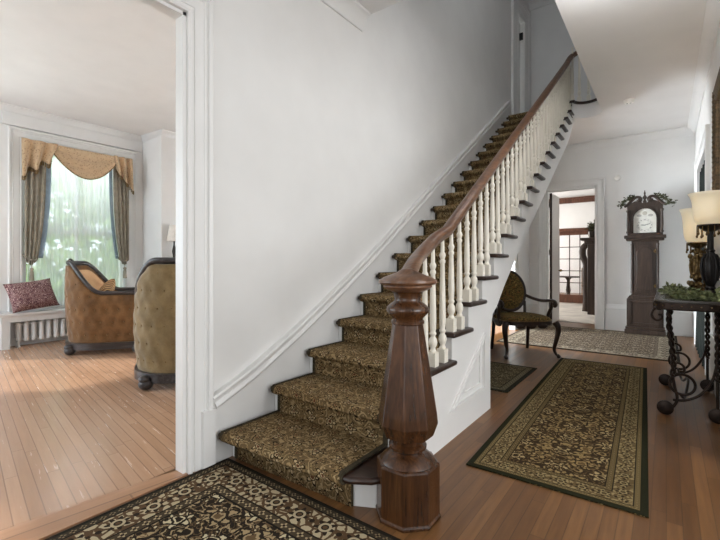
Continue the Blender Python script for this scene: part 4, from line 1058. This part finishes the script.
# window seat
ws = thing('built_in_bench', 'white built-in bench below the parlour window', 'bench', (-7.1, 2.4, 0))
link('bench_top', box(BM(), WX+.03, -6.97, 1.43, 3.385, .435, .475), TRIM, ws, world=True, bevel=.008)
b = BM(); box(b, -7.02, -6.995, 1.46, 3.385, .355, .435); box(b, -7.02, -6.995, 1.46, 1.55, 0, .36); box(b, -7.02, -6.995, 3.3, 3.385, 0, .36); box(b, WX+.03, -7.0, 1.46, 1.485, 0, .435); link('face_frame', b, TRIM, ws, world=True)
rd = thing('radiator', 'white cast iron radiator under the window seat', 'radiator', (-7.12, 1.70, 0))
b = BM()
lg = BM()
for i in range(14):
    y = 1.66+.085*i; q = BM()
    for x in (-7.155, -7.085): tube(q, catmull([(x, y, .09), (x, y, .2), (x, y, .32)], 3), .030, 8)
    ball(q, (-7.12, y, .325), .034, 1.9, 1, .8, 10); ball(q, (-7.12, y, .085), .034, 1.9, 1, .7, 10)
    if i in (0, 13):
        for x in (-7.155, -7.085): lathe(q, [(.022, 0), (.012, .02), (.014, .09)], 8, (x, y, 0))
    link('section', q, TRIM, rd, world=True, smooth=True)
b = BM(); tube(b, [Vector((-7.12, 1.62, .11)), Vector((-7.12, 2.80, .11))], .018, 8); tube(b, [Vector((-7.12, 1.62, .30)), Vector((-7.12, 2.80, .30))], .018, 8); link('pipe', b, TRIM, rd, world=True)
def cushion(bm, w_, h_, t_, M, pw=.55):
    for s in (1, -1):
        def f(u, v):
            x, y = 2*u-1, 2*v-1; k = max(0, (1-x**4)*(1-y**4))**pw
            px = 1-.07*(1-abs(x))*0-.06*(1-y*y)*abs(x)**3*0; e = .06
            return M @ Vector((x*w_/2*(1-e*(1-y*y)), y*h_/2*(1-e*(1-x*x)), s*t_/2*k))
        grid(bm, f, 18, 18)
    bmesh.ops.remove_doubles(bm, verts=bm.verts, dist=.0008); return bm
Mp = Matrix.Translation((-7.05, 1.80, .705)) @ Matrix.Rotation(R(90), 4, 'Z') @ Matrix.Rotation(R(62), 4, 'X') @ Matrix.Rotation(R(8), 4, 'Z')
solo('window_pillow', cushion(BM(), .54, .44, .19, Mp), PILLOWF, 'dark red patterned pillow leaning on the white window seat', 'pillow', smooth='all')

# mantelpiece and lamp
mp = thing('mantelpiece', 'white mantelpiece on the chimney wall behind the parlour chairs', 'mantelpiece', (-6.5, 4.4, 0))
link('shelf', box(BM(), -6.61, -6.36, 3.44, 5.4, 1.165, 1.21), TRIM, mp, world=True, bevel=.01)
b = BM(); box(b, -6.61, -6.45, 3.50, 3.70, 0, 1.165); box(b, -6.61, -6.45, 5.14, 5.34, 0, 1.165); box(b, -6.61, -6.47, 3.70, 5.14, .95, 1.165); link('surround', b, TRIM, mp, world=True, bevel=.006)
ml = thing('mantel_lamp', 'small table lamp with pale shade on the white mantelpiece', 'lamp', (-6.47, 3.53, 1.21))
link('base', lathe(BM(), [(.055, 0), (.055, .015), (.02, .03), (.025, .08), (.035, .13), (.02, .2), (.012, .24), (.012, .34)], 16), BRONZE, ml, smooth=True)
link('lamp_shade', lathe(BM(), [(.115, .30), (.075, .56)], 24), LAMPSH, ml, smooth=True)
b = BM(); box(b, -.09, .09, -.06, .06, 0, .05); box(b, -.06, .06, -.045, .045, .05, .065)
solo('mantel_box', b, BRONZE, 'small dark box on the mantelpiece beside the lamp', 'box', (-6.44, 3.70, 1.21), bevel=.008)

# ------------------------------------------------------------------ tufted barrel chairs (local: faces +y)
def barrel_chair(label, loc, rz, vel, s=1.0):
    t = thing('barrel_chair', label, 'chair', loc, rz, 'tufted barrel chairs in the parlour')
    A, B, F = .40*s, .38*s, .40*s
    L1 = F; La = PI*(A+B)/2
    def plan(u):            # u 0..1 from front right, round the back, to front left; returns point and outward normal
        tot = 2*L1+La; d = u*tot
        if d < L1: return Vector((A, F-d, 0)), Vector((1, 0, 0)), 1-d/L1
        if d > L1+La: return Vector((-A, (d-L1-La), 0)), Vector((-1, 0, 0)), (d-L1-La)/L1
        a = (d-L1)/La*PI; p = Vector((A*math.cos(a), -B*math.sin(a), 0)); n = Vector((math.cos(a)/A, -math.sin(a)/B, 0)).normalized()
        return p, n, -math.sin(a)
    def topz(u):
        c = abs(2*u-1)      # 0 at back, 1 at arm front
        q = min(1, max(0, (c-.24)/.44)); return (.665 + .335*(1-q*q*(3-2*q)))*s
    zb = .075*s; cols = 15
    def tuft(u, z):
        sp = 18; q = u*sp; rowh = .14*s; rw = (z-zb)/rowh; best = 9
        for r_ in (math.floor(rw), math.floor(rw)+1):
            o = .5*(r_ % 2); cq = round(q-o)+o; best = min(best, ((q-cq)*.11)**2+((rw-r_)*rowh)**2)
        return -.020*math.exp(-best/.0016)
    nu = 120
    def shell(u, v):
        p, n, k = plan(u); zt = topz(u)
        if v < .5:          # outer, bottom to top
            w_ = v/.5; z = zb+(zt-zb)*w_; off = -.035*(1-w_)**2 + .018*math.sin(w_*PI) + tuft(u, z)
        else:               # over the top and down the inside
            w_ = (v-.5)/.5; z = zt-(zt-.40*s)*w_; off = -.035-.055*min(1, w_*5)-.02*math.sin(w_*PI)
        q = p + n*off; return Vector((q.x, q.y, z))
    b = BM(); grid(b, shell, nu, 44); link('upholstered_shell', b, vel, t, smooth='all')
    b = BM(); grid(b, lambda u, v: shell(.02+.96*u, .56+.44*v)+plan(.02+.96*u)[1]*-.006, 90, 14); link('inner_lining', b, INNER, t, smooth='all')
    b = BM(); ball(b, (0, 0, 0), .009, seg=8); btn = link('button', b, BRASS, t, smooth=True); locs = []
    for r_ in range(1, 8):
        o = .5*(r_ % 2)
        for c in range(19):
            u = (c+o)/18
            if .02 < u < .98:
                z = zb+r_*.14*s
                if z < topz(u)-.06:
                    v = .5*(z-zb)/(topz(u)-zb); locs.append(shell(u, v)+plan(u)[1]*.004)
    btn.location = locs[0]; copies(btn, t, locs[1:])
    P = [plan(i/80)[0]+plan(i/80)[1]*-.03+Vector((0, 0, topz(i/80)+.01)) for i in range(81)]
    ends = [Vector((A-.03, F+.035, topz(0)-.035)), Vector((A-.03, F+.03, topz(0)-.12)), Vector((A-.035, F+.015, .40*s)), Vector((A-.04, F+.03, .22*s))]
    mir = [Vector((-e.x, e.y, e.z)) for e in ends]
    P = ends[::-1]+P+mir
    link('show_wood_rail', sweep(BM(), catmull(P, 2), circ(.034, 10, .026)), PARLW, t, smooth='all')
    b = BM(); cz = topz(.5)+.03
    for dx, rr_ in ((0, .042), (-.06, .03), (.06, .03), (-.11, .024), (.11, .024), (-.16, .018), (.16, .018)): ball(b, (dx, -B+.03+dx*dx*.6, cz-abs(dx)*.12), rr_, 1.2, .7, 1)
    link('crest_carving', b, PARLW, t, smooth=True)
    P = [plan(i/60)[0]+plan(i/60)[1]*-.03+Vector((0, 0, .095*s)) for i in range(61)]; P.append(Vector((-A+.03, F+.03, .095*s))); P.insert(0, Vector((A-.03, F+.03, .095*s)))
    link('base_rail', sweep(BM(), P, [(-.032, -.045), (.03, -.045), (.040, -.01), (.030, .04), (-.032, .04)], fixed_up=True), PARLW, t, smooth=True)
    b = BM(); box(b, -A+.02, A-.02, F-.01, F+.05, .09*s, .24*s); link('front_rail', b, PARLW, t, bevel=.012)
    for x, y in ((A-.04, F+.01), (-A+.04, F+.01), (A*.72, -B*.66), (-A*.72, -B*.66)):
        dx, dy = (math.copysign(1, x), math.copysign(1, y)); q = BM()
        ball(q, (x+dx*.01, y+dy*.01, .056), .056, 1.15, 1.15, 1, 14); ball(q, (x+dx*.02, y+dy*.02, .10), .045, 1.2, 1.2, .8, 12); link('foot', q, PARLW, t, smooth='all')
    b = BM(); cushion(b, .54*s, .52*s, .16, Matrix.Translation((0, .03, .42*s)), .3); link('seat_cushion', b, INNER, t, smooth='all')
    return t
c1 = barrel_chair('brown tufted barrel chair with a striped cushion beside the window seat', (-6.06, 2.34, 0), R(-36), VELVET1, 1.14)
c2 = barrel_chair('olive-tan tufted barrel chair with its back to the hall, half behind the white door casing', (-3.86, 2.24, 0), R(60), VELVET2, 1.16)
Ms = Matrix.Translation((-5.97, 2.28, .72)) @ Matrix.Rotation(R(-30), 4, 'Z') @ Matrix.Rotation(R(20), 4, 'Y') @ Matrix.Rotation(R(55), 4, 'X')
solo('striped_cushion', cushion(BM(), .44, .40, .15, Matrix()), STRIPE, 'brown striped cushion sitting inside the brown tufted chair', 'cushion', smooth='all').matrix_world = Ms

# ------------------------------------------------------------------ garden trees beyond the parlour window
rng = random.Random(3)
for i, (x, y, h, lab) in enumerate(((-14.0, 4.9, 6.5, 'leafy green garden tree outside the window, the nearest beyond the glass'), (-20.5, 9.6, 7.5, 'distant garden tree outside the window, on its fireplace side'), (-21.0, 3.6, 8.0, 'distant garden tree outside the window, on its pillow side'))):
    t = thing('garden_tree', lab, 'tree', (x, y, -.6))
    link('trunk', tube(BM(), catmull([(0, 0, 0), (.08, .05, 1.2), (-.05, 0, 2.6), (.05, .1, h*.8)], 4), .14, 8, [1-.06*k for k in range(13)]), BARK, t, smooth='all')
    pts = [Vector((max(-1.7, min(1.7, rng.gauss(0, .9))), max(-2, min(2, rng.gauss(0, 1.2))), rng.uniform(.7, h))) for k in range(80)]
    link('crown', leafy(BM(), pts, 5600, .30, .27, rng), TREEG, t)
